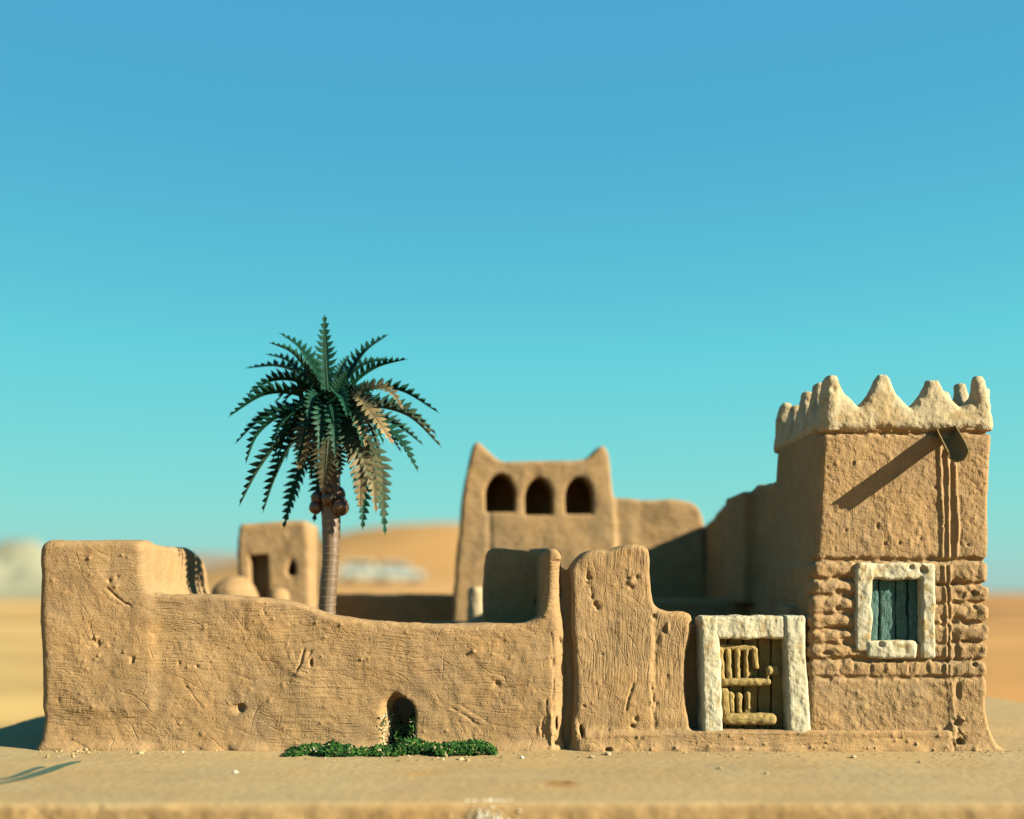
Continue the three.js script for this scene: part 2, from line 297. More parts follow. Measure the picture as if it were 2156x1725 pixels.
  pit(1254, 1272, 4, 7, .18); pit(1259, 1280, 4, 5, .16); pit(1247, 1256, 3, 5, .12); pit(1376, 1297, 5, 4, .22); pit(1267, 1378, 3, 3, .1); pit(1338, 1514, 5, 6, .16); pit(1331, 1530, 5, 4, .2); pit(1229, 1487, 4, 3.5, .14); pit(1276, 1577, 8, 4, .2);
  groove([[1355, 1310], [1368, 1340], [1356, 1350]].reverse(), 2.5, .05); groove([[1334, 1440], [1322, 1475], [1318, 1498]], 4, .08, .6); groove([[1372, 1440], [1376, 1478], [1371, 1495]], 4, .1, .6); groove([[1240, 1480], [1260, 1502]], 2.5, .06); groove([[1275, 1480], [1292, 1506]], 2.2, .05);
  for (let y = 1190; y < 1540; y += 14) pit(1379 + rr(-4, 4), y, 6, 9, y < 1290 ? 0 : .06); bump(1408, 1322, 3, 14, .14); pit(1402, 1326, 4, 12, .16); bump(1396, 1350, 5, 22, .05); pit(1403, 1433, 8, 20, .05);
  for (let k = 0; k < 60; k++) bump(rr(1230, 2000), rr(1545, 1578), rr(2, 4), rr(2, 3.5), rr(.04, .12));
  groove([[1240, 1556], [1330, 1553], [1450, 1551]], 2, .05); groove([[1500, 1566], [1600, 1571], [1740, 1566]], 3, .08); groove([[1600, 1546], [1800, 1552], [1990, 1555]], 2, .05);
  // tower plaster
  pit(1794, 976, 3.6, 4.5, 0.128); pit(1786, 983, 3.6, 2.25, 0.08); groove([[1836, 1066], [1848, 1092], [1868, 1104]], 3, .05, .6); for (let k = 0; k < 16; k++) groove([[1838 + k * 5.2, 1046 + k * 1.5], [1868 + k * 5.2, 1094 + k * 2]], 1.7, .045, .8);
  pit(1846, 1108, 2.88, 9, 0.128); pit(1862, 1145, 2.88, 5.25, 0.144); pit(1893, 1144, 2.88, 3.75, 0.16); pit(1780, 1117, 2.16, 3.75, 0.128); pit(1937, 1136, 4.32, 6, 0.08); pit(1987, 1107, 3.6, 2.25, 0.176); pit(2053, 1068, 2.16, 3, 0.112); pit(2036, 1148, 2.52, 3, 0.112); pit(1952, 1068, 2.16, 2.25, 0.064); pit(1741, 985, 2.88, 3, 0.096); pit(1968, 1026, 4.32, 3, 0.08); pit(2070, 1020, 2.16, 2.25, 0.08);
  // ledge that parts the plain plaster from the courses, and undersides of the courses
  const course = (x0, x1, y, h, d) => { for (let x = x0; x <= x1; x += 2) { const w = 2.5 * n3(x * .11, y, 3), dd = d * (1 + .4 * n3(x * .07, y * 3, 1)); for (let q = -h; q <= h; q += 2) { const s = (q - w) / h; const j = Math.round((y + q - RY) / RS), i = Math.round((x - RX) / RS); if (i >= 0 && j >= 0 && i < RW && j < RH && s > -1 && s < 1) front[j * RW + i] -= dd * (1 - s * s) * (s < 0 ? 1 : 1 - s * .5); } } };
  course(1728, 2088, 913, 6, .2); course(1708, 2084, 1180, 8, .2);
  for (const y of [1220, 1256, 1294, 1325, 1357]) course(1701, 1803, y, 7, .17);
  course(1701, 2000, 1388, 8, .2); course(1701, 2084, 1427, 7, .16);
  for (const y of [1230, 1270, 1314, 1354, 1392]) { course(1998, 2084, y, 7, .18); course(1962, 1994, y, 6, .13); }
  for (const [x, y, rx, ry] of [[1781, 1216, 17, 8], [1775, 1248, 22, 9], [1762, 1281, 8, 8], [1779, 1288, 20, 9], [1760, 1322, 30, 6], [1781, 1351, 16, 10], [1736, 1376, 14, 6], [2010, 1226, 10, 10], [2020, 1255, 14, 12], [2012, 1305, 16, 12], [2035, 1310, 12, 8], [2008, 1345, 10, 18], [2040, 1351, 26, 5], [2013, 1372, 7, 18], [1984, 1302, 9, 9], [1979, 1232, 10, 7]]) pit(x, y, rx * .9, ry * .85, .15);
  pit(2047, 1248, 6, 6, .25); pit(2051, 1279, 5, 5, .2); bump(2058, 1248, 4, 5, .14); pit(2050, 1400, 6, 5, .2); pit(2046, 1318, 12, 4, .1);
  for (let k = 0; k < 9; k++) { pit(1738 + k * 30 + rr(-5, 5), 1407 + rr(-4, 4), 2.5 + rnd() * 2, 14, .03 + .06 * rnd()); bump(1752 + k * 30 + rr(-7, 7), 1406, rr(8, 14), 12, .06); }
  for (let k = 0; k < 6; k++) for (let s = 0; s < 3; s++) { bump(1725 + s * 28 + rr(-8, 8), 1200 + k * 34 + rr(-5, 5), rr(10, 16), rr(9, 14), .08); bump(2020 + s * 25 + rr(-6, 6), 1206 + k * 40 + rr(-5, 5), rr(10, 16), rr(10, 16), .08); }
  // runnel below the spout: sharp upright ridges
  const ridge = (pts, w, d) => { for (let s = 1; s < pts.length; s++) { const [a, b] = [pts[s - 1], pts[s]], n = Math.max(1, Math.round(Math.abs(b[1] - a[1]) / 2)); for (let k = 0; k < n; k++) { const x = lerp(a[0], b[0], k / n), y = lerp(a[1], b[1], k / n); const j = Math.round((y - RY) / RS); for (let i = Math.floor((x - w - RX) / RS); i <= (x + w - RX) / RS; i++) if (j >= 0 && j < RH) front[j * RW + i] += d * (1 - Math.min(1, Math.abs(i * RS + RX - x) / w)); } } };
  ridge([[1977, 940], [1978, 1000], [1983, 1090], [1982, 1180]], 5, .13); ridge([[1992, 945], [1995, 1010], [1994, 1100], [1996, 1178]], 5, .14); ridge([[2008, 975], [2012, 1050], [2016, 1110], [2012, 1178]], 5, .12); ridge([[2001, 960], [2003, 1030], [2001, 1120], [2004, 1178]], 4, -.07);
  ridge([[1985, 1190], [1991, 1280], [1990, 1390], [2000, 1480], [2003, 1560]], 5, .12); ridge([[1998, 1190], [2000, 1300], [1998, 1400], [2006, 1500], [2008, 1550]], 4, .10); ridge([[2020, 1045], [2022, 1110], [2018, 1150]], 5, -.07); ridge([[1992, 1190], [1995, 1300], [1994, 1400], [2003, 1520]], 4, -.08);
  pit(2016, 1455, 8, 30, .14); pit(2018, 1562, 9, 9, .4); pit(2013, 1520, 9, 12, .12); for (let k = 0; k < 14; k++) bump(2008 + rr(-10, 26), rr(1500, 1575), rr(3, 6), rr(3, 6), rr(.06, .18)); groove([[2015, 1535], [2032, 1560]], 3, .12, .8);
  for (let k = 0; k < 22; k++) bump(rr(1705, 1985), rr(1440, 1530), rr(8, 22), rr(6, 14), rr(.02, .06));
}

// ---------------------------------------------------------------- stone slab, desert, far things
{ // slab: broad flat stone with rounded, rough sides
  const N = 1024, c = new Float32Array(N * N * 3), a = tileNoise(N, 7, 7, 31), b = tileNoise(N, 24, 24, 32), d = tileNoise(N, 120, 120, 33), e = tileNoise(N, 480, 480, 34), sweep = tileNoise(N, 6, 60, 36);
  for (let j = 0; j < N; j++) for (let i = 0; i < N; i++) {
    const u = i / N, v = j / N, k = .85 + .05 * a(u, v) + .04 * b(u, v) + .035 * d(u, v) + .05 * e(u, v) + .03 * sweep(u, v), w = .05 * b(v, u) + .04 * a(u + .3, v);
    const side = v > .93 ? .16 * e(u, v * .6 + .01 * b(u, v)) + .14 * d(u * 1.3, v * .8) + .08 * b(u, v) : 0;   // rows that only the rough front side shows
    c.set([clamp(k + w * .5 + side), clamp(k - w * .2 + side), clamp(k - w * 1.2 + side)], (j * N + i) * 3);
  }
  const sx = -29.5, sz = -46, SX = 71, SZ = 64;                 // the texture covers the slab once
  const at = (x, z) => [(x - sx) / SX, (z - sz) / SZ];
  const blot = (x, z, rx, rz, rgb, soft) => { const [u, v] = at(x, z); for (let q = -60; q <= 60; q++) for (let p = -60; p <= 60; p++) { const i = Math.round(u * N) + p, j = Math.round(v * N) + q; if (i < 0 || j < 0 || i >= N || j >= N) continue; const r = Math.hypot(p / N * SX / rx, q / N * SZ / rz) + .25 * n3(i * .2, j * .2, 9), t = clamp((1 - r) / soft); if (t > 0) for (let m = 0; m < 3; m++) c[(j * N + i) * 3 + m] *= lerp(1, rgb[m], t); } };
  const ring = slabAt(1180, 1650); blot(ring[0], ring[2], .85, .8, [.82, .68, .5], .35); blot(ring[0] + .25, ring[2] - .35, .3, .35, [.55, .5, .42], .6);
  const warm1 = slabAt(880, 1628); blot(warm1[0], warm1[2], 1.7, .7, [1, .9, .76], .7); const warm2 = slabAt(640, 1625); blot(warm2[0], warm2[2], 1.0, .4, [1, .92, .8], .7);
  const map = floatTexture(c, N, 3);
  const bumpArr = new Float32Array(N * N); { const f = tileNoise(N, 300, 300, 41), g = tileNoise(N, 60, 60, 42); for (let i = 0; i < N * N; i++) { const u = (i % N) / N, v = Math.floor(i / N) / N; bumpArr[i] = .5 + .2 * f(u, v) + .12 * g(u, v); } }
  const m = std('pale grey beige stone', [.385, .268, .128], { map, bumpMap: floatTexture(bumpArr, N), bumpScale: .0005, vertexColors: true });
  const outline = poly(smoothPts([[-29.2, 13.2], [-29.6, -5], [-28.8, -30], [-27, -44], [0, -45], [36, -44.5], [41.2, -38], [41.6, -10], [41.2, 6], [39.5, 12.5], [30, 13.3], [0, 13.1], [-15, 13.35]], 1), .25);
  const sdf = (x, y, z) => { const e = outline(x, z); const edge = e > -1.2 ? (.03 * n3(x * 2.1, y * 3, z * 2.1) + .05 * n3(x * 3.1, y * 3, z * 3.1)) * sstep(.0, -.25, y) + .05 * n3(x * .9, 0, z * .9) : 0; return ext(e + edge, y, -2.2, .0, .12) + .012 * n3(x * .5, 0, z * .5); };
  const g = clay(sdf, [-31, -2.6, -46.5], [43, .5, 15], .2);
  const p = g.attributes.position.array, uv = g.attributes.uv.array, col = g.attributes.color.array, nn = g.attributes.normal.array;
  for (let i = 0; i < p.length / 3; i++) { const x = p[i * 3] / CM, y = p[i * 3 + 1] / CM, z = p[i * 3 + 2] / CM, q = at(x, z); uv[i * 2] = q[0]; uv[i * 2 + 1] = y < -.03 && z > 11 ? q[1] - y / SZ : q[1]; const side = y < -.1 ? 1 : 0, k = side ? 1 + .16 * n3(x * 2.3, y * 2.3, z * 2.3) : 1; col[i * 3] = k * (side ? .90 : 1); col[i * 3 + 1] = k * (side ? .83 : 1); col[i * 3 + 2] = k * (side ? .78 : 1); }
  const slab = thing('stone_slab', 'broad pale stone slab carrying the whole clay fort', null, [0, 0, 0]); slab.userData.kind = 'structure'; delete slab.userData.category;
  mesh('slab_top', g, m, slab);
  const block = new THREE.BoxGeometry(.66, .44, .54); block.translate(.06, -.241, -.165); const cc = new Float32Array(block.attributes.position.count * 3).fill(1); block.setAttribute('color', new THREE.BufferAttribute(cc, 3)); mesh('plinth', block, m, slab);
}
{ // desert floor to the horizon: sand with paler and darker drifts
  const rings = 150, seg = 160, pos = [], col = [], idx = [];
  for (let r = 0; r <= rings; r++) for (let s = 0; s <= seg; s++) {
    const R = r === 0 ? 0 : .3 * Math.pow(6000 / .3, (r - 1) / (rings - 1)), a = s / seg * Math.PI * 2, x = R * Math.cos(a), z = R * Math.sin(a);
    pos.push(x, -.46 + (R < 60 ? .03 * fbm(x * .6, 0, z * .6) : 0), z);
    const k = 1 + .5 * fbm(x * .11, 3, z * .5, 3) * (R < 80 ? 1 : .6) + .3 * fbm(x * .9, 8, z * 1.6, 3) + .16 * n3(x * .004, 2, z * .012);
    const dark = sstep(.18, .5, n3(x * .16 + 4.2, 5, z * .75 + 1.3)) * .45, y = .12 * fbm(x * .05 + 3, 1, z * .05, 2);
    const ye = sstep(-.9, -2.2, x / Math.max(1, -z) * 4) * (z < 0 ? 1 : 0);
    col.push((.37 + .07 * ye) * k * (1 - dark), (.172 + .105 * ye) * k * (1 - dark * 1.05) * (1 + y), (.047 + .05 * ye) * k * (1 - dark * 1.1) * (1 + 2 * y));
  }
  for (let r = 0; r < rings; r++) for (let s = 0; s < seg; s++) { const a = r * (seg + 1) + s, b = a + seg + 1; idx.push(a, b, a + 1, b, b + 1, a + 1); }
  const g = new THREE.BufferGeometry(); g.setAttribute('position', new THREE.Float32BufferAttribute(pos, 3)); g.setAttribute('color', new THREE.Float32BufferAttribute(col, 3)); g.setIndex(idx.map((v, i) => i % 3 === 1 ? idx[i + 1] : i % 3 === 2 ? idx[i - 1] : v)); g.computeVertexNormals();
  if (g.attributes.normal.getY(500) < 0) { g.setIndex(idx); g.computeVertexNormals(); }
  structure('desert_ground', g, std('desert sand', [1.1, 1.1, 1.1], { vertexColors: true }));
}
function hill(name, cx, cz, wx, wz, h, rgb, rough, flat) {      // a mound of ground, metres
  const n = 90, pos = [], col = [], idx = [];
  for (let j = 0; j <= n; j++) for (let i = 0; i <= n; i++) {
    const u = (i / n * 2 - 1) * 1.9, v = (j / n * 2 - 1) * 1.9, x = cx + u * wx, z = cz + v * wz, e = Math.exp(-Math.pow(u * u + v * v, flat));
    pos.push(x, -.55 + h * (e - .025) * (1 + rough * fbm(u * 3 + cx, 1, v * 3, 4)), z);
    const k = 1 + .22 * fbm(u * 4, v * 4, cx, 4); col.push(rgb[0] * k, rgb[1] * k, rgb[2] * k);
  }
  for (let j = 0; j < n; j++) for (let i = 0; i < n; i++) { const a = j * (n + 1) + i; idx.push(a, a + n + 1, a + 1, a + 1, a + n + 1, a + n + 2); }
  const g = new THREE.BufferGeometry(); g.setAttribute('position', new THREE.Float32BufferAttribute(pos, 3)); g.setAttribute('color', new THREE.Float32BufferAttribute(col, 3)); g.setIndex(idx); g.computeVertexNormals();
  return structure(name, g, std(name.replace('_', ' '), [1, 1, 1], { vertexColors: true }));
}
hill('sand_dune', -5.5, -128, 29, 26, 9.9, [.36, .195, .068], .04, 1.1);
hill('rocky_hill', -49, -105, 11, 9, 5.3, [.19, .185, .13], .7, 2.2);
hill('distant_hill', -150, -520, 110, 40, 21, [.22, .19, .15], .25, 1.2);

{ // two vehicles far off at the foot of the dune
  const car = (x, z, turn, paint, label) => {
    const o = new THREE.Group(); o.name = numbered('parked_car'); o.position.set(x, groundAt, z); o.rotation.y = turn; scene.add(o); tag(o, label, 'car');
    const prof = (pts, w, bev) => { const s = new THREE.Shape(pts.map(p => new THREE.Vector2(...p))); const g = new THREE.ExtrudeGeometry(s, { depth: w, bevelEnabled: true, bevelSize: bev, bevelThickness: bev, bevelSegments: 2 }); g.translate(0, 0, -w / 2); return g; };
    mesh('body', prof([[-2.2, .45], [2.2, .45], [2.25, .95], [1.3, 1.05], [-2.2, 1.1]], 1.6, .08), paint, o);
    mesh('cabin', prof([[-1.9, 1.15], [1.1, 1.12], [.45, 1.72], [-1.7, 1.75]], 1.4, .08), paint, o);
    for (const s of [-1, 1]) { const w = prof([[-1.6, 1.2], [.75, 1.2], [.35, 1.62], [-1.5, 1.64]], .04, .005); w.translate(0, 0, s * .80); mesh('side_window', w, glass, o); }
    for (const [wx, wz] of [[-1.4, .8], [1.4, .8], [-1.4, -.8], [1.4, -.8]]) { const w = new THREE.CylinderGeometry(.36, .36, .26, 18); w.rotateX(Math.PI / 2); w.translate(wx, .36, wz); mesh('wheel', w, tyre, o); }
  };
  const glass = std('dark car glass', [.03, .04, .05], { roughness: .1 }), tyre = std('tyre rubber', [.03, .03, .03]), groundAt = 1.05;
  car(-9.6, -86, .15, std('white car paint', [.34, .36, .31], { roughness: .6 }), 'white car parked far off at the foot of the sand dune');
  car(-7.0, -90, .5, std('grey blue car paint', [.16, .19, .17], { roughness: .6 }), 'grey blue car beside the white car below the sand dune');
  const pad = hill('sand_bank', -8.5, -92, 22, 12, 1.75, [.38, .21, .08], .05, 2.2);
}

// ---------------------------------------------------------------- the fort: long courtyard wall with its corner block and gate post
const tintClay = (x, y, z) => { const a = fbm(x * .35, y * .35, z * .35 + 4, 3), b = fbm(x * 1.7 + 8, y * 1.7, z * 1.7, 3), k = 1 + .12 * a + .10 * b; return [k, k * (1 - .03 * a), k * (1 - .10 * a - .04 * b)]; };
const foot = (x, y, z) => .16 * sstep(.55, 0, y) * (1 + n3(x * 1.3, 1, z * 1.3)) + .05 * sstep(1.2, 0, y);
const frontMask = z => sstep(-.9, -.35, z);
{
  const wall = poly(smoothPts([[75, 1600], [86, 1555], [92, 1500], [94, 1430], [90, 1330], [86, 1200], [87, 1160], [96, 1146], [130, 1142], [200, 1140], [285, 1140], [296, 1150], [299, 1200], [308, 1238], [322, 1250], [345, 1253], [400, 1252], [470, 1253], [540, 1258], [605, 1264], [655, 1278], [692, 1296], [724, 1303], [790, 1309], [860, 1313], [940, 1317], [1020, 1315], [1098, 1313], [1125, 1305], [1143, 1288], [1151, 1240], [1150, 1180], [1152, 1158], [1163, 1153], [1176, 1157], [1184, 1172], [1183, 1184], [1176, 1197], [1180, 1230], [1184, 1290], [1189, 1350], [1191, 1420], [1190, 1470], [1184, 1510], [1186, 1550], [1190, 1600]].map(p => F(...p)), 1), .08);
  const side = poly(smoothPts([[-12.9, -.6], [-13, 8.5], [-12.7, 10.1], [-11.3, 10.9], [-8, 11.05], [-3, 11.03], [-.4, 11], [0, 10.6], [.02, -.6]], 1), .1);   // corner block seen from its side (z, y)
  const hole = poly([[826, 1600], [824, 1540], [822, 1500], [825, 1486], [834, 1478], [846, 1475], [859, 1478], [869, 1488], [872, 1510], [870, 1560], [868, 1600]].map(p => F(...p)), .05);
  const bevel = poly(smoothPts([[800, 1600], [803, 1540], [812, 1500], [824, 1474], [842, 1466], [862, 1470], [874, 1488], [876, 1540], [872, 1600]].map(p => F(...p)), 1), .05);
  const sdf = (x, y, z) => {
    let d = ext(wall(x, y), z, -1.9, 0, .32);
    const e = PX(299) + .55 * sstep(9, 7, y) + .1 * (11 - y) * .2;
    d = smin(d, ext(side(z, y), x, PX(86) + .05 * (11 - y) * .12, e, .42), .55);
    d = smin(d, rbox(x, y, z, 3.62, 4.5, -.6, PY(1158), -6.8, -.2, .3), .25);
    if (x > 3.5 && y < PY(1180)) d = smax(d, (x - PX(1168) + .12 * n3(1, y * .8, 3)) * .62 + z * .78, .15);
    if (d < .6) {
      d -= lumps(x, y, z) * .8 + foot(x, y, z);
      if (z > -1) d -= frontAt(x, y) * frontMask(z);
      if (y < 3.2 && x > -6.5 && x < -2.3) { d = smax(d, -Math.max(hole(x, y) + .05 * n3(x * 4, y * 4, z * 3), -4 - z), .12); d = smax(d, -Math.max(hole(x, y) - (.06 + .5 * sstep(-3.5, -4.3, x)) * clamp(1 + z / 1.0), -1 - z), .15); }
    }
    return d;
  };
  const o = [-8, 0, 0], g = clay(sdf, [-24.2, -.45, -13.8], [5.3, 11.6, .9], .075, { tint: tintClay, origin: o });
  const t = thing('courtyard_wall', 'long low sand coloured mud wall with dipped top, drain hole and square corner block', 'wall', o);
  const parts = split(g, (x, y, z) => x < PX(312) && y > PY(1256) || z < -2 && x < -15 ? 'corner_block' : z < -1.95 && x > 3 || x > PX(1147) && y > PY(1300) ? 'gate_post' : 'wall', o);
  for (const k of ['wall', 'corner_block', 'gate_post']) mesh(k, parts[k], M.clay, t);
}
{ // inner wall behind the post, closing the bent entrance
  const z0 = -7.4, w = poly(smoothPts([[1012, 1560], [1015, 1330], [1017, 1240], [1021, 1175], [1028, 1156], [1050, 1151], [1100, 1156], [1150, 1155], [1175, 1158], [1185, 1165], [1185, 1560]].map(p => F(...p, z0)), 1), .1);
  const sdf = (x, y, z) => { let d = ext(w(x, y), z, z0 - 1.3, z0, .25); if (d < .5) d -= lumps(x, y, z) * .9; const h = Math.hypot(x - PX(1131, z0), y - PY(1270, z0), z - z0) - .22; return smax(d, -h, .1); };
  const o = [2.5, 0, z0], t = thing('inner_wall', 'short square topped mud wall in shade just behind the gate post', 'wall', o);
  mesh('wall', clay(sdf, [0, -.45, z0 - 1.8], [6, 11.6, z0 + .6], .11, { tint: tintClay, up: true, origin: o }), M.inner, t);
}
{ // pier and low wall up to the gate, with the sill that runs on below gate and tower
  const w = poly(smoothPts([[1197, 1600], [1206, 1545], [1213, 1480], [1210, 1400], [1206, 1330], [1203, 1270], [1199, 1215], [1200, 1194], [1216, 1172], [1236, 1159], [1260, 1155], [1283, 1157], [1300, 1152], [1325, 1145], [1347, 1146], [1364, 1153], [1370, 1164], [1372, 1210], [1376, 1258], [1380, 1272], [1392, 1283], [1412, 1290], [1430, 1289], [1447, 1291], [1459, 1298], [1455, 1330], [1447, 1400], [1448, 1480], [1455, 1530], [1456, 1600]].map(p => F(...p)), 1), .06);
  const groove2 = poly([[1180, 1600], [1180, 1180], [1186, 1192], [1194, 1199], [1202, 1197], [1215, 1185], [1215, 1600]].map(p => F(...p)), .06);
  const sdf = (x, y, z) => {
    let d = ext(w(x, y), z, -1.9, -.16 * sstep(PX(1371), PX(1384), x) * sstep(PY(1520), PY(1490), y), .3);
    d = Math.min(d, ext(groove2(x, y), z, -1.9, -.75, .1));
    d = Math.min(d, rbox(x, y, z, PX(1440), PX(1712), -.6, PY(1320), -2.5, -1.55, .12));
    d = smin(d, rbox(x, y, z, PX(1215), PX(1998), -.6, PY(1537) - .12 * sstep(PX(1500), PX(1400), x), -2, .28, .16), .35);
    d = Math.min(d, rbox(x, y, z, PX(1655, -2), PX(1692, -2), 2, PY(1278, -2), -4.5, -2, .15));
    if (d < .6) { d -= lumps(x, y, z) * .75 + foot(x, y, z); if (z > -1) d -= frontAt(x, y) * frontMask(z); }
    return d;
  };
  const o = [10, 0, 0], g = clay(sdf, [PX(1176), -.45, -4.9], [PX(2002), 11.6, 1.0], .075, { tint: tintClay, up: true, origin: o });
  const t = thing('gate_wall', 'upright mud pier with brushed face and low wall between groove and white gate', 'wall', o);
  const parts = split(g, (x, y, z) => y < PY(1534) && z > -.05 ? 'sill' : x < PX(1376) && z > -2 ? 'pier' : 'wall', o);
  { const u = parts.sill.attributes.uv.array; for (let i = 0; i < u.length; i += 2) [u[i], u[i + 1]] = [u[i + 1], u[i]]; }   // the sill is brushed lengthwise
  for (const k of Object.keys(parts)) mesh(k, parts[k], M.clay, t);
}
{ // gate: whitewashed posts and lintel, ochre barred door
  const o = [PX(1585), PY(1537), -.5], t = thing('gate', 'small ochre barred door in a thick whitewashed frame beside the tower', 'gate', o);
  const lime = (x, y, z) => { const a = fbm(x * 1.5, y * 1.5, z * 1.5, 3), b = fbm(x * 5, y * 2, z * 5 + 3, 3), worn = sstep(.12, .4, b + .4 * a); return [lerp(1.04, .9, worn), lerp(1.04, .78, worn), lerp(1.06, .62, worn)]; };
  const rough = (x, y, z) => .05 * n3(x * 1.2, y * .8, z * 1.2) + .035 * n3(x * 4, y * 2, z * 4) + .018 * n3(x * 9, y * 5, z * 9);
  const piece = (name, f, lo, hi, h, m, tint, up = true, parent = t) => mesh(name, clay(f, lo, hi, h, { tint, up, origin: o, uvScale: 1.3 }), m, parent);
  const yb = PY(1538);
  piece('post', (x, y, z) => { const s = (y - yb) / (PY(1297) - yb); return rbox(x - lerp(.16, 0, clamp(s)), y, z, PX(1474), PX(1514), yb - .3, PY(1298), -1.5, .15, .17) - rough(x, y, z) - .05 * sstep(.25, 0, s); }, [PX(1462), yb - .45, -1.8], [PX(1536), PY(1288), .65], .06, M.white, lime);
  piece('post', (x, y, z) => { const s = (y - yb) / (PY(1297) - yb); return rbox(x - lerp(.26, 0, clamp(s)), y, z, PX(1650), PX(1694), yb - .3, PY(1296), -1.5, .18, .17) - rough(x, y + 9, z) - .06 * sstep(.25, 0, s); }, [PX(1636), yb - .45, -1.8], [PX(1722), PY(1286), .7], .06, M.white, lime);
  piece('lintel', (x, y, z) => rbox(x, y, z, PX(1480), PX(1653), PY(1346), PY(1297.5), -1.45, .13, .18) - rough(x, y, z + 5) - .03 * n3(x * 2, y * 2, 1), [PX(1470), PY(1358), -1.75], [PX(1664), PY(1288), .6], .06, M.white, lime, false);
  const ochre = (x, y, z) => { const a = fbm(x * 3, y * 3, z * 3, 3); return [1 + .3 * a, 1 + .3 * a, 1 + .2 * a]; };
  // door leaf: upright boards behind, sticks and rails before them
  const ex = [1508, 1540, 1572, 1604, 1632, 1662];
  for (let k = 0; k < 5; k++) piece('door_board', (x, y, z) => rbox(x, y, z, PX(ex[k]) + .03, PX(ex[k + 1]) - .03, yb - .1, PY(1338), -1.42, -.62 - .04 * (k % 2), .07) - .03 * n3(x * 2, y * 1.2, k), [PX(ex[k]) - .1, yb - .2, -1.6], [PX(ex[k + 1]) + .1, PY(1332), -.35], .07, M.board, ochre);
  const stick = (name, x0, x1, y0, y1, zf, sl = 0, r = .12, up = true) => piece(name, (x, y, z) => rbox(x - sl * (y - PY(y0)), y, z, PX(x0), PX(x1), PY(y1), PY(y0), -.8, zf + .4, r) - .035 * n3(x * 2.5, y * 2.5, z * 2.5) - .03 * n3(x * 6, y * 5, z * 6), [PX(Math.min(x0, x1)) - .55, PY(y1) - .25, -1.0], [PX(x1) + .55, PY(y0) + .25, zf + .65], .05, M.door, ochre, up);
  stick('stile', 1513, 1526, 1364, 1448, -.62, -.06); stick('stile', 1520, 1536, 1450, 1512, -.6, -.1); stick('bar', 1531, 1543, 1366, 1434, -.62, -.03); stick('bar', 1550, 1562, 1366, 1434, -.62, -.02); stick('bar', 1571, 1580, 1366, 1430, -.66, 0); stick('bar', 1586, 1598, 1364, 1411, -.62, -.09);
  stick('bar', 1536, 1549, 1459, 1504, -.64, -.03); stick('bar', 1554, 1566, 1460, 1506, -.64, -.03); stick('bar', 1573, 1583, 1459, 1497, -.66, -.03);
  stick('top_rail', 1513, 1596, 1358, 1371, -.7, 0, .1, false); stick('rail', 1520, 1625, 1429, 1446, -.42, 0, .2, false); stick('rail', 1524, 1640, 1503, 1528, -.36, 0, .3, false);
  stick('latch_block', 1622, 1645, 1402, 1424, -.75, 0, .1, false);
  const hx = PX(1621), hy = PY(1412); const handle = piece('handle', (x, y, z) => { const ball = Math.hypot(x - hx, (y - hy) * .85, z + .08) - .19; const t2 = clamp((hy - y) / .6); const stem = Math.hypot(x - hx + .12 * t2, z + .15) - .08; return smin(ball, smax(stem, Math.max(y - hy, hy - .75 - y), .05), .1) - .02 * n3(x * 6, y * 6, z * 6); }, [hx - .45, hy - .9, -.5], [hx + .4, hy + .4, .4], .04, M.door, ochre);
}
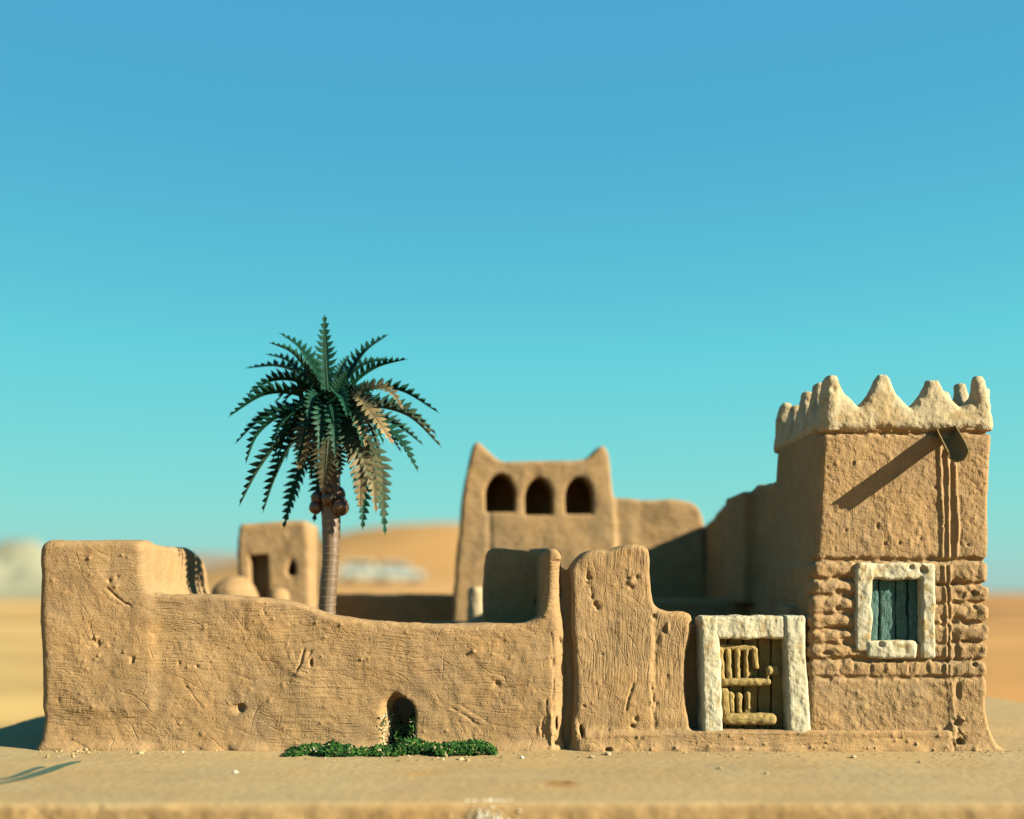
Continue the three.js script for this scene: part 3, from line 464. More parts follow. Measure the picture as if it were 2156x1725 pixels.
{ // tower
  const o = [PX(1895), 0, -4], t = thing('watchtower', 'square mud watchtower with white toothed parapet, teal shutter and drooping spout', 'tower', o);
  const XL = [[-1, PX(1697)], [PY(1530), PX(1699)], [PY(1400), PX(1702)], [PY(1300), PX(1705)], [PY(1190), PX(1711)], [PY(1178), PX(1716)], [PY(1050), PX(1724)], [PY(905), PX(1731)], [20, PX(1733)]];
  const XR = [[-1, PX(2108)], [0, PX(2103)], [PY(1555), PX(2093)], [PY(1530), PX(2083)], [PY(1490), PX(2077)], [PY(1400), PX(2076)], [PY(1190), PX(2080)], [PY(1060), PX(2083)], [PY(905), PX(2086)], [20, PX(2086)]];
  const rows = [1184, 1230, 1270, 1314, 1354, 1392, 1470].map(v => PY(v));
  const sideBulge = y => { for (let k = 0; k + 1 < rows.length; k++) if (y < rows[k] && y > rows[k + 1]) { const v = (rows[k] - y) / (rows[k] - rows[k + 1]) * 2 - 1; return .09 * (1 - v * v * v * v) - .04; } return 0; };
  const wx = [PX(1836), PX(1936)], wy = [PY(1347), PY(1222)];
  const top = PY(885);
  const sdf = (x, y, z) => {
    const a = table1(XL, y), b = table1(XR, y), lean = (17 - y) * .04;
    let d = rbox(x, y, z, a, b, -.8, top, -7.9 - lean, .12, .3);
    if (d < .7) {
      d -= lumps(x, y, z) * .55 + .14 * sstep(.5, 0, y) * (1 + n3(x * 1.6, 2, z * 1.6)) * (x > PX(2000) ? 1.5 : .6);
      if (x > b - .8 || x < a + .3) d -= sideBulge(y) * sstep(.0, .6, x > b - .8 ? x - b + .8 : (a + .3 - x) * 2) * (x < a + .3 ? .3 : 1);
      if (z > -1) d -= frontAt(x, y) * frontMask(z);
      if (y > PY(1356) && y < PY(1214) && x > wx[0] - 1) d = Math.max(d, -rbox(x, y, z, wx[0] - .25, wx[1] + .25, wy[0] - .25, wy[1] + .25, -1.2, 3, .1));
    }
    return d;
  };
  const g = clay(sdf, [PX(1690), -.45, -9.4], [PX(2122), top + .4, .95], .07, { tint: tintClay, up: true, origin: o, uvScale: 1.15 });
  const rl = [1180, 1220, 1256, 1294, 1325, 1357, 1388], rR = [1180, 1230, 1270, 1314, 1354, 1392];
  const parts = split(g, (x, y, z) => {
    const px = x / .025 + 1000, py = 1250 - (y - EYE[1]) / .025;
    if (z < -.7 || py < 1181 || py > 1427) return 'wall';
    if (py > 1389 && px < 1995) return `brick ${Math.min(8, Math.floor((px - 1695) / 33))} c`;
    const list = px < 1817 ? rl : px > 1955 ? rR : null; if (!list) return 'wall';
    for (let k = 0; k + 1 < list.length; k++) if (py > list[k] && py <= list[k + 1]) return `brick ${k} ${px < 1817 ? 'l' : px < 1995 ? 'm' : 'r'}`;
    return 'wall';
  }, o);
  for (const k of Object.keys(parts)) mesh(k.split(' ')[0], parts[k], M.daub, t);
  // white parapet of pointed teeth on all four sides
  const yb = PY(909), zf = .3, teeth = (peaks, valley, drop = .1) => { const pts = []; peaks.forEach(([c, w, h, flat = .12], i) => { pts.push([c - w, valley], [c - w * .55, lerp(valley, h, .42)], [c - w * .28, lerp(valley, h, .86)], [c - flat, h], [c + flat, h], [c + w * .28, lerp(valley, h, .86)], [c + w * .55, lerp(valley, h, .42)], [c + w, valley]); }); return pts; };
  const fx = [[PX(1752), 1.36, PY(790), .18], [PX(1863), 1.36, PY(787), .2], [PX(1969), 1.3, PY(798), .32], [PX(2075), 1.3, PY(815), .3]];
  const frontP = poly([[PX(1728), yb], ...teeth(fx, PY(857)).map(([x, y]) => [clamp(x, PX(1728), PX(2089)), y]), [PX(2089), yb]].filter((p, i, a) => !i || Math.hypot(p[0] - a[i - 1][0], p[1] - a[i - 1][1]) > .01), .05);
  const zs = [-.15, -2.1, -4.05, -6.0, -7.75].map((z, i) => [z, .98, [19.75, 19.75, 19.7, 19.3, 19.1][i], .16]).reverse();
  const sideP = poly([[-8.35, yb], ...teeth(zs, 18.1).map(([z, y]) => [clamp(z, -8.35, .3), y]), [.3, yb]].filter((p, i, a) => !i || Math.hypot(p[0] - a[i - 1][0], p[1] - a[i - 1][1]) > .01), .05);
  const par = (x, y, z) => {
    const th = .56 - .09 * clamp(y - 17, 0, 3), lean = .07 * (y - 17);
    const R = th - .04, slabD = (d2, c, s) => { const a = d2 + R, b = Math.abs(c - s) - th + R; return Math.min(Math.max(a, b), 0) + Math.hypot(Math.max(a, 0), Math.max(b, 0)) - R; };
    let d = slabD(frontP(x, y), z, -.2 - lean);
    d = smin(d, slabD(frontP(x, y), z, -7.85 + lean), .15);
    d = smin(d, slabD(sideP(z, y), x, PX(1747) + lean), .15);
    d = smin(d, slabD(sideP(z, y), x, PX(2070) - lean), .15);
    if (d < .5) { d -= .06 * n3(x * .9, y * .9, z * .9) + .03 * n3(x * 2.7, y * 2.7, z * 2.7) + .02 * n3(x * 7, y * 7, z * 7); d = smax(d, -(Math.hypot(x - PX(1875), y - PY(821), z - .35) - .16), .05); d = smax(d, -(Math.hypot(x - PX(1753), y - PY(820), z - .3) - .2), .12); }
    return d;
  };
  const limeTint = (x, y, z) => { const a = fbm(x * 1.2, y * 1.2, z * 1.2 + 2, 4), w = sstep(.0, .35, a); return [lerp(1.08, .88, w), lerp(1.1, .8, w), lerp(1.14, .68, w)]; };
  const pg = clay(par, [PX(1720), yb - .4, -8.9], [PX(2097), 20.3, .9], .065, { tint: limeTint, origin: o, uvScale: 1.2 });
  const pp = split(pg, (x, y, z) => {
    if (y < 18.15) return 'parapet';
    if (z > -.85 || z < -7.2) { let b = 0; fx.forEach((f, i) => { if (Math.abs(x - f[0]) < Math.abs(x - fx[b][0])) b = i; }); return `tooth ${z > -4 ? 'f' : 'b'} ${b}`; }
    let b = 0; zs.forEach((f, i) => { if (Math.abs(z - f[0]) < Math.abs(z - zs[b][0])) b = i; }); const left = x < o[0];
    if (b === 0 || b === zs.length - 1) return `tooth ${z > -4 ? 'f' : 'b'} ${left ? 0 : 3}`;
    return `tooth ${left ? 'l' : 'r'} ${b}`;
  }, o);
  const parapet = mesh('parapet', pp.parapet, M.lime, t); for (const k of Object.keys(pp)) if (k !== 'parapet') mesh('tooth', pp[k], M.lime, parapet);
  // window: white surround, teal boards
  const wob = (x, y, z) => .05 * n3(x * 1.3, y * 1.3, z * 1.3) + .03 * n3(x * 4, y * 3, z * 4) + .016 * n3(x * 10, y * 7, z * 10);
  const chip = (d, px, py, r, dep) => smax(d, -(Math.hypot(x_ - PX(px), y_ - PY(py), (z_ - .3) * r * .025 / dep) - r * .025), .06); let x_, y_, z_;
  const frame = (x, y, z) => {
    let d = rbox(x, y, z, PX(1799), PX(1834) + .02 * Math.sin(y * 3), PY(1372), PY(1186), -1.0, .24, .14);
    d = smin(d, rbox(x, y, z, PX(1938), PX(1966), PY(1386), PY(1188), -1.0, .24, .14), .12);
    d = smin(d, rbox(x, y, z, PX(1802), PX(1962), PY(1220) + .06 * n3(x * 3, 1, 1), PY(1186), -1.0, .24, .14), .15);
    d = smin(d, rbox(x, y, z, PX(1822), PX(1925), PY(1386), PY(1349), -1.0, .34, .18), .06);
    if (d < .5) { d -= wob(x, y, z); x_ = x; y_ = y; z_ = z; d = chip(d, 1939, 1201, 10, .22); d = chip(d, 1915, 1195, 6, .2); d = chip(d, 1851, 1356, 7, .2); }
    return d;
  };
  const fr = mesh('window_frame', clay(frame, [PX(1790), PY(1394), -1.4], [PX(1976), PY(1178), 1.0], .055, { tint: (x, y, z) => { const b = fbm(x * 3, y * 2, z * 3, 3), w = sstep(.05, .35, b); return [lerp(1.03, .85, w), lerp(1.03, .72, w), lerp(1.05, .55, w)]; }, up: true, origin: o, uvScale: 1.3 }), M.white, t);
  const tealTint = (x, y, z) => { const d = sstep(.05, .5, fbm(x * 3, y * 2.2, z + 3, 4)), e = sstep(.2, .5, fbm(x * 9, y * 4, 7, 3)); return [1 + 1.0 * d + .9 * e, 1 + .35 * d + .3 * e, 1 + .4 * d + .35 * e]; };
  const shutter = new THREE.Group(); shutter.name = 'shutter'; t.add(shutter);
  const bx = [1829, 1857, 1893, 1918, 1944];
  for (let k = 0; k < 4; k++) mesh('board', clay((x, y, z) => { const w = .035 * n3(y * 1.6, k * 7, 1); return rbox(x + w, y, z, PX(bx[k]) + .035, PX(bx[k + 1]) - .035, PY(1352), PY(1214), -1.0, -.36 + .05 * n3(k * 3, 1, 1), .07) - .025 * n3(x * 3, y * 1.5, k) - .02 * n3(x * 8, y * 5, k); }, [PX(bx[k]) - .15, PY(1356), -1.2], [PX(bx[k + 1]) + .15, PY(1208), -.1], .055, { tint: tealTint, up: true, origin: o, uvScale: 1.3 }), M.teal, shutter);
  { const back = new THREE.BoxGeometry(.032, .038, .002); back.translate((PX(1886) - o[0]) * CM, (PY(1284) - o[1]) * CM, (-1.05 - o[2]) * CM); mesh('backing', back, std('dark shutter backing', [.02, .04, .035]), shutter); }
  // drooping half-pipe spout
  { const nu = 26, nv = 20, L = 2.58, drop = 1.85, pos = [], idx = [], S = new THREE.Vector3(PX(1993) , PY(893), -.25), dir = new THREE.Vector3(-.5, -drop, L).normalize(), up = new THREE.Vector3(0, 1, 0).addScaledVector(dir, -dir.y).normalize(), rt = new THREE.Vector3().crossVectors(up, dir).negate(); const len = Math.hypot(L, drop, .5);
    const P = (s, a, r, e) => { const q = S.clone().addScaledVector(dir, s * len + e); return q.addScaledVector(rt, Math.cos(a) * r * 1.0).addScaledVector(up, Math.sin(a) * r * 1.05); };
    for (const r of [.5, .43]) for (let i = 0; i <= nu; i++) for (let j = 0; j <= nv; j++) { const a = lerp(-3.25, .45, j / nv) - .3, s = i / nu, fray = i === nu ? .07 * n3(j * 1.3, r, 1) : 0; const q = P(s, a, r + .02 * n3(s * 4, j * .4, 3), fray); pos.push((q.x - o[0]) * CM, (q.y - o[1]) * CM, (q.z - o[2]) * CM); }
    const W = nv + 1, K = (nu + 1) * W, quad = (a, b, c, d) => idx.push(a, b, c, a, c, d);
    for (let i = 0; i < nu; i++) for (let j = 0; j < nv; j++) { const a = i * W + j; quad(a, a + 1, a + W + 1, a + W); quad(K + a, K + a + W, K + a + W + 1, K + a + 1); }
    for (let i = 0; i < nu; i++) for (const j of [0, nv]) { const a = i * W + j; quad(a, a + W, K + a + W, K + a); } for (let j = 0; j < nv; j++) { const a = nu * W + j; quad(a, a + 1, K + a + 1, K + a); }
    const sg = new THREE.BufferGeometry(); sg.setAttribute('position', new THREE.Float32BufferAttribute(pos, 3)); sg.setIndex(idx); sg.computeVertexNormals(); mesh('waterspout', sg, M.spout, t); }
}
{ // hall at the back with three arched windows and two horns
  const z0 = -26, A = (px, py) => F(px, py, z0);
  const w = poly(smoothPts([[940, 1480], [952, 1295], [962, 1160], [973, 1041], [984, 972], [994, 936], [1003, 927], [1012, 930], [1026, 945], [1048, 966], [1075, 971], [1133, 969], [1222, 969], [1240, 962], [1256, 944], [1268, 936], [1278, 940], [1287, 968], [1291, 1010], [1296, 1060], [1302, 1200], [1306, 1480]].map(p => A(...p)), 1), .1);
  const low = poly(smoothPts([[1270, 1480], [1270, 1047], [1300, 1045], [1372, 1052], [1440, 1052], [1466, 1057], [1480, 1076], [1488, 1110], [1494, 1480]].map(p => A(...p)), 1), .1);
  const arch = (c, hw, y0, y1) => { const pts = []; for (let i = 0; i <= 14; i++) { const a = Math.PI * i / 14, s = Math.sin(a); pts.push([c + hw * Math.cos(a) * (1 - .12 * s), lerp(y0, y1, .48) + (y1 - y0) * .52 * s ** .9]); } pts.push([c - hw * .96, y0], [c + hw * .96, y0]); return poly(pts.map(p => A(...p)), .06); };
  const holes = [arch(1053, 32, 1079, 998), arch(1134, 30, 1085, 1006), arch(1219, 30, 1083, 1004)];
  const sdf = (x, y, z) => {
    let d = ext(w(x, y), z, z0 - 8, z0 + .035 * (20 - y), .35);
    d = smin(d, ext(low(x, y), z, z0 - 2, z0 - .1, .35), .3); d = Math.min(d, rbox(x, y, z, 15, 20.5, -.6, 13.1, z0 - 1.8, z0 - .5, .3));
    if (d < .7) { d -= lumps(x, y, z) * 1.0 - .02; for (const h of holes) d = smax(d, -Math.max(h(x, y), z0 - 2.6 - z), .2); d -= .12 * Math.exp(-(((x - PX(1031, z0)) / .18) ** 2)) * sstep(PY(1060, z0), PY(1110, z0), y) * -1; }
    if (z < z0 - 1.5) d = Math.max(d, -rbox(x, y, z, PX(985, z0), PX(1278, z0), PY(1110, z0), PY(985, z0), z0 - 7, z0 - 1.7, .3));
    return d;
  };
  const o = [5, 0, z0], t = thing('arched_hall', 'tall mud hall with three dark arched openings and a horn at each top corner', 'building', o);
  const g = clay(sdf, [PX(925, z0), -.45, z0 - 8.7], [21.2, 21.2, z0 + 1.4], .13, { tint: tintClay, origin: o });
  const parts = split(g, (x, y, z) => y > PY(968, z0) && x < PX(1075, z0) ? 'horn a' : y > PY(968, z0) && x > PX(1222, z0) ? 'horn b' : x > PX(1299, z0) ? 'side_wall' : 'wall', o);
  for (const k of Object.keys(parts)) mesh(k.split(' ')[0], parts[k], M.clay, t);
}
{ // white buttress at the foot of the hall
  const z0 = -21, o = [PX(1003, z0), 0, z0];
  const sdf = (x, y, z) => { const s = clamp(y / 9), r = lerp(.85, .62, s); return smax(Math.hypot(x - o[0], z - z0) - r, y - PY(1236, z0), .35) - .06 * n3(x * 2, y * 2, z * 2); };
  const t = thing('plaster_pillar', 'short round whitewashed pillar at the foot of the arched hall', 'pillar', o); mesh('shaft', clay(sdf, [o[0] - 1.4, -.4, z0 - 1.4], [o[0] + 1.4, 10, z0 + 1.4], .1, { origin: o, tint: tintClay, up: true }), M.lime, t);
}
{ // right hand courtyard wall running back from the tower, with a recess and a buttress
  const prof = poly([[-27, -.6], [-27, 13.7], [-24, 14.1], [-21, 14.7], [-18.2, 15.0], [-15.6, 14.95], [-13.6, 14.9], [-13.1, 15.1], [-12.2, 15.3], [-10.5, 15.15], [-8, 15.0], [-7.5, -.6]].map(p => p), .1);
  const sdf = (x, y, z) => { const face = z > -11.8 ? 18.5 : z > -16.4 ? 17.3 : 18.0; let d = ext(prof(z, y), x, lerp(17.6, 18.6, .6), 21, .3); d = smin(d, rbox(x, y, z, 17.3, 19.5, 7.5, 14.9, -16.6, -12.2, .3), .3); if (d < .5) d -= lumps(x, y, z) * .9; return d; };
  const o = [19, 0, -17], t = thing('side_wall', 'high stepped mud wall in shade running back from the tower', 'wall', o);
  mesh('wall', clay(sdf, [16.6, -.45, -27.6], [21.6, 16.9, -7], .14, { tint: tintClay, origin: o }), M.inner, t);
}
{ // low bench wall across the yard before it
  const z0 = -14.5, o = [14, 0, z0];
  const sdf = (x, y, z) => rbox(x, y, z, PX(1330, z0), 18.6, -.6, PY(1262, z0), -18.5, z0, .35) - lumps(x, y, z);
  const t = thing('yard_bench', 'low mud bench in deep shade inside the yard behind the gate', 'bench', o); mesh('bench', clay(sdf, [PX(1315, z0), -.45, -19.2], [19.2, 8.6, z0 + .6], .14, { tint: tintClay, origin: o }), M.inner, t);
}
{ // raised yard floor before the hall
  const o = [0, 0, -12]; const sdf = (x, y, z) => rbox(x, y, z, -6.5, 8.5, -.6, 6.35 + .06 * x, -19, -9.5, .3) - lumps(x, y, z) * .7;
  const t = thing('yard_platform', 'raised mud platform in shade between long wall and arched hall', 'platform', o); mesh('platform', clay(sdf, [-7.4, -.45, -19.7], [9.2, 7.4, -9], .16, { tint: tintClay, origin: o }), M.inner, t);
}
{ // back wall of the yard
  const z0 = -32, o = [-6, 0, z0]; const sdf = (x, y, z) => rbox(x, y, z, -15.5, 8, -.6, 8.2 + .05 * Math.sin(x), z0 - 1.6, z0, .4) - lumps(x, y, z);
  const t = thing('back_wall', 'low dark mud wall closing the yard between small tower and arched hall', 'wall', o); mesh('wall', clay(sdf, [-16.2, -.45, z0 - 2.2], [8.6, 9, z0 + .6], .16, { tint: tintClay, origin: o }), M.inner, t);
}
{ // small tower at the far left corner
  const z0 = -27, o = [PX(575, z0), 0, z0], A = (px, py) => F(px, py, z0);
  const w = poly(smoothPts([[496, 1560], [499, 1230], [499, 1140], [501, 1108], [508, 1101], [560, 1098], [640, 1095], [650, 1102], [652, 1160], [655, 1260], [658, 1560]].map(p => A(...p)), 1), .1);
  const niche = poly([[524, 1170], [563, 1168], [565, 1300], [530, 1300]].map(p => A(...p)), .08);
  const eye = poly(smoothPts([[614, 1176], [622, 1196], [622, 1210], [611, 1214], [603, 1208], [606, 1192]].map(p => A(...p)), 1), .06);
  const sdf = (x, y, z) => { let d = ext(w(x, y), z, z0 - 5.4, z0, .4); if (d < .7) { d -= lumps(x, y, z); d = smax(d, -Math.max(niche(x, y), z0 - 1.5 - z), .2); d = smax(d, -Math.max(eye(x, y), z0 - 2 - z), .25); } return d; };
  const t = thing('corner_tower', 'small square mud tower with door niche and tiny window at the far corner', 'tower', o); mesh('wall', clay(sdf, [PX(482, z0), -.45, z0 - 6.1], [PX(675, z0), 15.6, z0 + .8], .13, { tint: tintClay, origin: o }), M.clay, t);
}
{ // rounded mounds before the small tower
  const mound = (px, py, z0, rx, rz, label) => { const o = [PX(px, z0), 0, z0], h = PY(py, z0); const sdf = (x, y, z) => { const u = (x - o[0]) / rx, v = (z - z0) / rz, q = Math.max(0, (y - h + rx * .9) / (rx * .9)); return (Math.sqrt(u * u + v * v + q * q) - 1) * Math.min(rx, rz) - .16 * n3(x * .8, y * .8, z * .8); }; const t = thing('mud_mound', label, 'mound', o); mesh('mound', clay(sdf, [o[0] - rx - .5, -.4, z0 - rz - .5], [o[0] + rx + .5, h + .5, z0 + rz + .5], .13, { origin: o, tint: tintClay }), M.clay, t); };
  mound(494, 1213, -23.5, 1.75, 1.6, 'larger pale rounded mud mound at the left foot of the small tower');
  mound(588, 1240, -25, .75, .8, 'smaller pale rounded mud mound under the small tower window');
}
{ // left side wall of the yard, behind the corner block
  const o = [-22, 0, -24]; const sdf = (x, y, z) => rbox(x, y, z, -22.6, -21, -.6, 6.6, -28, -12, .4) - lumps(x, y, z);
  const t = thing('west_wall', 'low mud wall from corner block to small tower', 'wall', o); mesh('wall', clay(sdf, [-23.3, -.45, -28.8], [-20.4, 7.4, -11.4], .18, { tint: tintClay, origin: o }), M.inner, t);
}

// ---------------------------------------------------------------- palm
{
  const zp = -5.4, o = [PX(690, zp), 0, zp], t = thing('palm_tree', 'toy palm tree with dark green serrated fronds and brown nuts behind the long wall', 'palm tree', o);
  const loc = v => new THREE.Vector3((v.x - o[0]) * CM, (v.y - o[1]) * CM, (v.z - o[2]) * CM);
  const P5 = (zx, zy, dz = 0) => { const px = 461.3 + zx * .2591, py = 634.3 + zy * .2591, z = zp + dz; return new THREE.Vector3(PX(px, z), PY(py, z), z); };
  const path = new THREE.CatmullRomCurve3([[684, 1560], [686, 1400], [688, 1286], [692, 1232], [696, 1179], [697, 1110], [696, 1060], [694, 1000], [695, 930], [695, 872]].map(([x, y]) => loc(new THREE.Vector3(PX(x, zp), PY(y, zp), zp))));
  { const g = new THREE.TubeGeometry(path, 120, .0051, 20), p = g.attributes.position, c = new THREE.Vector3(), q = new THREE.Vector3(); for (let i = 0; i <= 120; i++) { const f = i / 120; path.getPointAt(f, c); const k = (f < .55 ? lerp(1.06, .96, f / .55) : lerp(.96, 1.2, clamp((f - .55) / .25)) * (f > .84 ? lerp(1, .35, (f - .84) / .16) : 1)) * (1 + .015 * Math.sin(f * 210)); for (let j = 0; j <= 20; j++) { const n = i * 21 + j; q.fromBufferAttribute(p, n).sub(c).multiplyScalar(k).add(c); p.setXYZ(n, q.x, q.y, q.z); } } g.computeVertexNormals(); mesh('trunk', g, M.trunk, t); }
  const zAxis = new THREE.Vector3(0, 0, 1);
  const trunkRings = [1150, 1166, 1181, 1196, 1209, 1222, 1239, 1257, 1274, 1289, 1305, 1325, 1345].map(py => { const y = PY(py, zp) * CM; let lo = 0, hi = 1; for (let k = 0; k < 30; k++) { const m = (lo + hi) / 2; if (path.getPointAt(m).y < y) lo = m; else hi = m; } return lo; });
  seed = 31;
  for (const f of trunkRings) { const g = new THREE.TorusGeometry(.00518 * (f < .55 ? lerp(1.06, .96, f / .55) : lerp(.96, 1.2, clamp((f - .55) / .25))), .0002, 8, 40); g.rotateX(Math.PI / 2 + rr(-.1, .1)); g.rotateZ(rr(-.08, .08)); const c = path.getPointAt(f); g.translate(c.x, c.y, c.z); mesh('trunk_ring', g, M.ring, t); }
  const nut = (px, py, dz, r, sx = 1) => { const g = new THREE.SphereGeometry(r * CM, 28, 20), p = g.attributes.position; for (let i = 0; i < p.count; i++) { const y = p.getY(i) / (r * CM); p.setX(i, p.getX(i) * sx * (1 - .12 * y)); p.setY(i, p.getY(i) * 1.12); } g.computeVertexNormals(); const z = zp + dz, c = loc(new THREE.Vector3(PX(px, z), PY(py, z), z)); g.translate(c.x, c.y, c.z); mesh('nut', g, M.nut, t); };
  nut(664, 1068, .2, .37); nut(667, 1048, .15, .35); nut(690, 1050, .62, .40, .9); nut(716, 1066, .42, .52); nut(713, 1040, -.1, .4); nut(690, 1030, .3, .45);
  seed = 9;
  const GREEN = [.006, .033, .019], TAN = [.18, .125, .06], BROWN = [.045, .045, .024];
  function frond(pts, wide, { dry = 0, fold = .6, nrm = null, n = 14, paleTip = 0 } = {}) {
    const curve = new THREE.CatmullRomCurve3(pts.map(p => loc(P5(...p)))), len = curve.getLength(), pos = [], col = [], idx = [];
    const T = new THREE.Vector3(), N = new THREE.Vector3(), S = new THREE.Vector3(), C = new THREE.Vector3(); const grow = rr(.85, 1.1);
    const tone = f => { const d = clamp(dry * (.35 + .9 * f) + paleTip * sstep(.7, 1, f) + rr(-.15, .15) * dry), b = rr(.8, 1.25) * grow; const m = d > .5 ? GREEN.map((g, k) => lerp(BROWN[k], TAN[k], (d - .5) * 2)) : GREEN.map((g, k) => lerp(g, BROWN[k], d * 2)); return m.map(v => v * b); };
    const frameAt = f => { curve.getPointAt(f, C); curve.getTangentAt(f, T); if (nrm) N.set(...nrm); else { N.set(0, 1, .55); const c0 = curve.getPointAt(0); N.addScaledVector(new THREE.Vector3(C.x - c0.x, 0, C.z - c0.z).normalize(), T.y < 0 ? -T.y * .9 : -T.y * .7); } N.addScaledVector(T, -N.dot(T)).normalize(); S.crossVectors(T, N).normalize(); };
    const push = (v, c) => { pos.push(v.x, v.y, v.z); col.push(...c); return pos.length / 3 - 1; };
    // tapering blade along the rib, then serrated leaflets on both sides
    const prof = f => 1.58 * wide * CM * (f < .12 ? lerp(.25, .75, f / .12) : f < .55 ? lerp(.75, 1, (f - .12) / .43) : lerp(1, .16, (f - .55) / .45));
    const outAt = (f, side, reach, fwd, sink = 0) => { frameAt(f); const lift = fold; return C.clone().addScaledVector(S, side * reach * Math.cos(lift)).addScaledVector(N, reach * Math.sin(lift) - sink).addScaledVector(T, fwd); };
    for (const side of [-1, 1]) {
      for (let i = 0; i < n; i++) {
        const pitch = .93 / n, f0 = .05 + i * pitch, f1 = f0 + pitch, w = prof(f0 + pitch) * rr(.88, 1.1), c = tone(f0), in0 = prof(f0) * .27, in1 = prof(f1) * .27, sweep = w * rr(.42, .6);
        const a = push(outAt(f0, side, 0, 0), c.map(x => x * .8)), b = push(outAt(f1, side, 0, 0), c.map(x => x * .8)), p0 = push(outAt(f0, side, in0, sweep * .25), c), p1 = push(outAt(f1, side, in1, sweep * .25), c);
        idx.push(a, p0, p1, a, p1, b);                          // web beside the rib
        const h = f0 + pitch * .42, e1 = push(outAt(f0 + pitch * .02, side, w * .62, sweep * .5, w * .05), c), e2 = push(outAt(f0 + pitch * .72, side, w * .6, sweep * .5, w * .05), c), mid = push(outAt(h, side, w * .5, sweep * .42, -w * .06), c.map(x => x * 1.1)), tip = push(outAt(h, side, w, sweep * 1.05), c.map(x => x * 1.15)), q = push(outAt(f0 + pitch * .8, side, in1, sweep * .25), c);
        idx.push(p0, e1, mid, p0, mid, q, q, mid, e2, e1, tip, mid, mid, tip, e2);
      }
    }
    const g = new THREE.BufferGeometry(); g.setAttribute('position', new THREE.Float32BufferAttribute(pos, 3)); g.setAttribute('color', new THREE.Float32BufferAttribute(col, 3)); g.setIndex(idx); g.computeVertexNormals();
    const rib = new THREE.TubeGeometry(curve, 24, .00042, 6), rp = rib.attributes.position, rc = [], v = new THREE.Vector3(), cc = new THREE.Vector3(), base = tone(.4);
    for (let i = 0; i <= 24; i++) { curve.getPointAt(i / 24, cc); const k = lerp(1.7, .35, i / 24); for (let j = 0; j <= 6; j++) { const m = i * 7 + j; v.fromBufferAttribute(rp, m).sub(cc).multiplyScalar(k).add(cc); rp.setXYZ(m, v.x, v.y, v.z); rc.push(...base.map(x => x * 1.15)); } } rib.setAttribute('color', new THREE.Float32BufferAttribute(rc, 3)); rib.computeVertexNormals();
    const fm = mesh('frond', g, M.frond, t); mesh('midrib', rib, M.frond, fm); return fm;
  }
  const front = [0, .25, 1], Z = 0;
  { const g = new THREE.SphereGeometry(1, 24, 18), p = g.attributes.position, c = P5(905, 960, 0).clone(), col = []; for (let i = 0; i < p.count; i++) { const x = p.getX(i), y = p.getY(i), z = p.getZ(i), a = Math.atan2(z, x), k = 1 + .16 * Math.sin(a * 7 + y * 3); p.setXYZ(i, x * .52 * k, y * 1.25, z * .52 * k); col.push(.013, .036, .022); } g.setAttribute('color', new THREE.Float32BufferAttribute(col, 3)); g.computeVertexNormals(); const q = loc(c); g.scale(CM, CM, CM); g.translate(q.x, q.y, q.z); mesh('crown_heart', g, M.frond, t); }
  for (let k = 0; k < 22; k++) { const a = k / 22 * 6.283 + .3, r = rr(330, 560), e = [890, 900], up = k % 3 ? rr(-330, -40) : rr(60, 220); frond([[e[0], e[1] + 20, 0], [e[0] + r * .35 * Math.cos(a), e[1] - 120 - up * .25, 1.0 * Math.sin(a)], [e[0] + r * .75 * Math.cos(a), e[1] - 60 - up * .6, 2.2 * Math.sin(a)], [e[0] + r * Math.cos(a), e[1] + 120 - up, 2.9 * Math.sin(a)]], .44, { fold: .6, n: 12 }); }
  frond([[900, 900, 0], [875, 620, .1], [862, 350, .15], [855, 105, .2]], .5, { nrm: [.1, 0, 1], fold: .25 });
  frond([[890, 850, -.4], [770, 560, -.8], [640, 370, -1.2], [485, 255, -1.5]], .5, {});
  frond([[870, 850, .2], [730, 600, .8], [590, 420, 1.1], [405, 335, 1.3]], .52, { fold: .6 });
  frond([[860, 830, .3], [800, 690, 1.0], [740, 580, 1.3], [690, 490, 1.5]], .42, { nrm: [-.7, .3, .7], fold: .2 });
  frond([[850, 800, -.3], [690, 620, -1], [480, 530, -1.6], [210, 545, -2]], .46, {});
  frond([[840, 830, .1], [640, 660, .3], [430, 650, .5], [235, 755, .6]], .5, { fold: 1.0 });
  frond([[820, 860, .2], [620, 760, .7], [380, 760, 1.0], [75, 940, 1.2]], .52, { fold: 1.0 });
  frond([[820, 930, -.2], [560, 880, -.8], [320, 980, -1.2], [130, 1160, -1.4]], .5, { fold: .8 });
  frond([[800, 950, .3], [540, 920, 1.0], [320, 1080, 1.4], [215, 1320, 1.5]], .52, { fold: .7, paleTip: .3 });
  frond([[800, 1000, .3], [560, 1080, 1.1], [340, 1340, 1.6], [160, 1670, 1.7]], .5, { fold: .7, dry: .22 });
  frond([[810, 1030, .2], [620, 1130, .6], [470, 1400, .9], [355, 1720, 1.0]], .55, { fold: .7, dry: .1 });
  frond([[830, 1060, -.3], [720, 1250, -.6], [620, 1500, -.8], [524, 1855, -.9]], .56, { nrm: [-.5, .2, .9], fold: .3 });
  frond([[800, 960, .6], [725, 1000, 1.5], [690, 1160, 1.9], [645, 1370, 2.0]], .56, { nrm: front, fold: .2, dry: .75 });
  frond([[890, 1020, .6], [885, 1120, 1.6], [870, 1300, 1.9], [840, 1535, 1.9]], .62, { nrm: [-.1, .2, 1], fold: .2, dry: .62 });
  frond([[940, 1000, .4], [1060, 1060, 1.2], [1150, 1330, 1.7], [1145, 1690, 1.8]], .58, { nrm: [.2, .3, 1], fold: .25, dry: .8 });
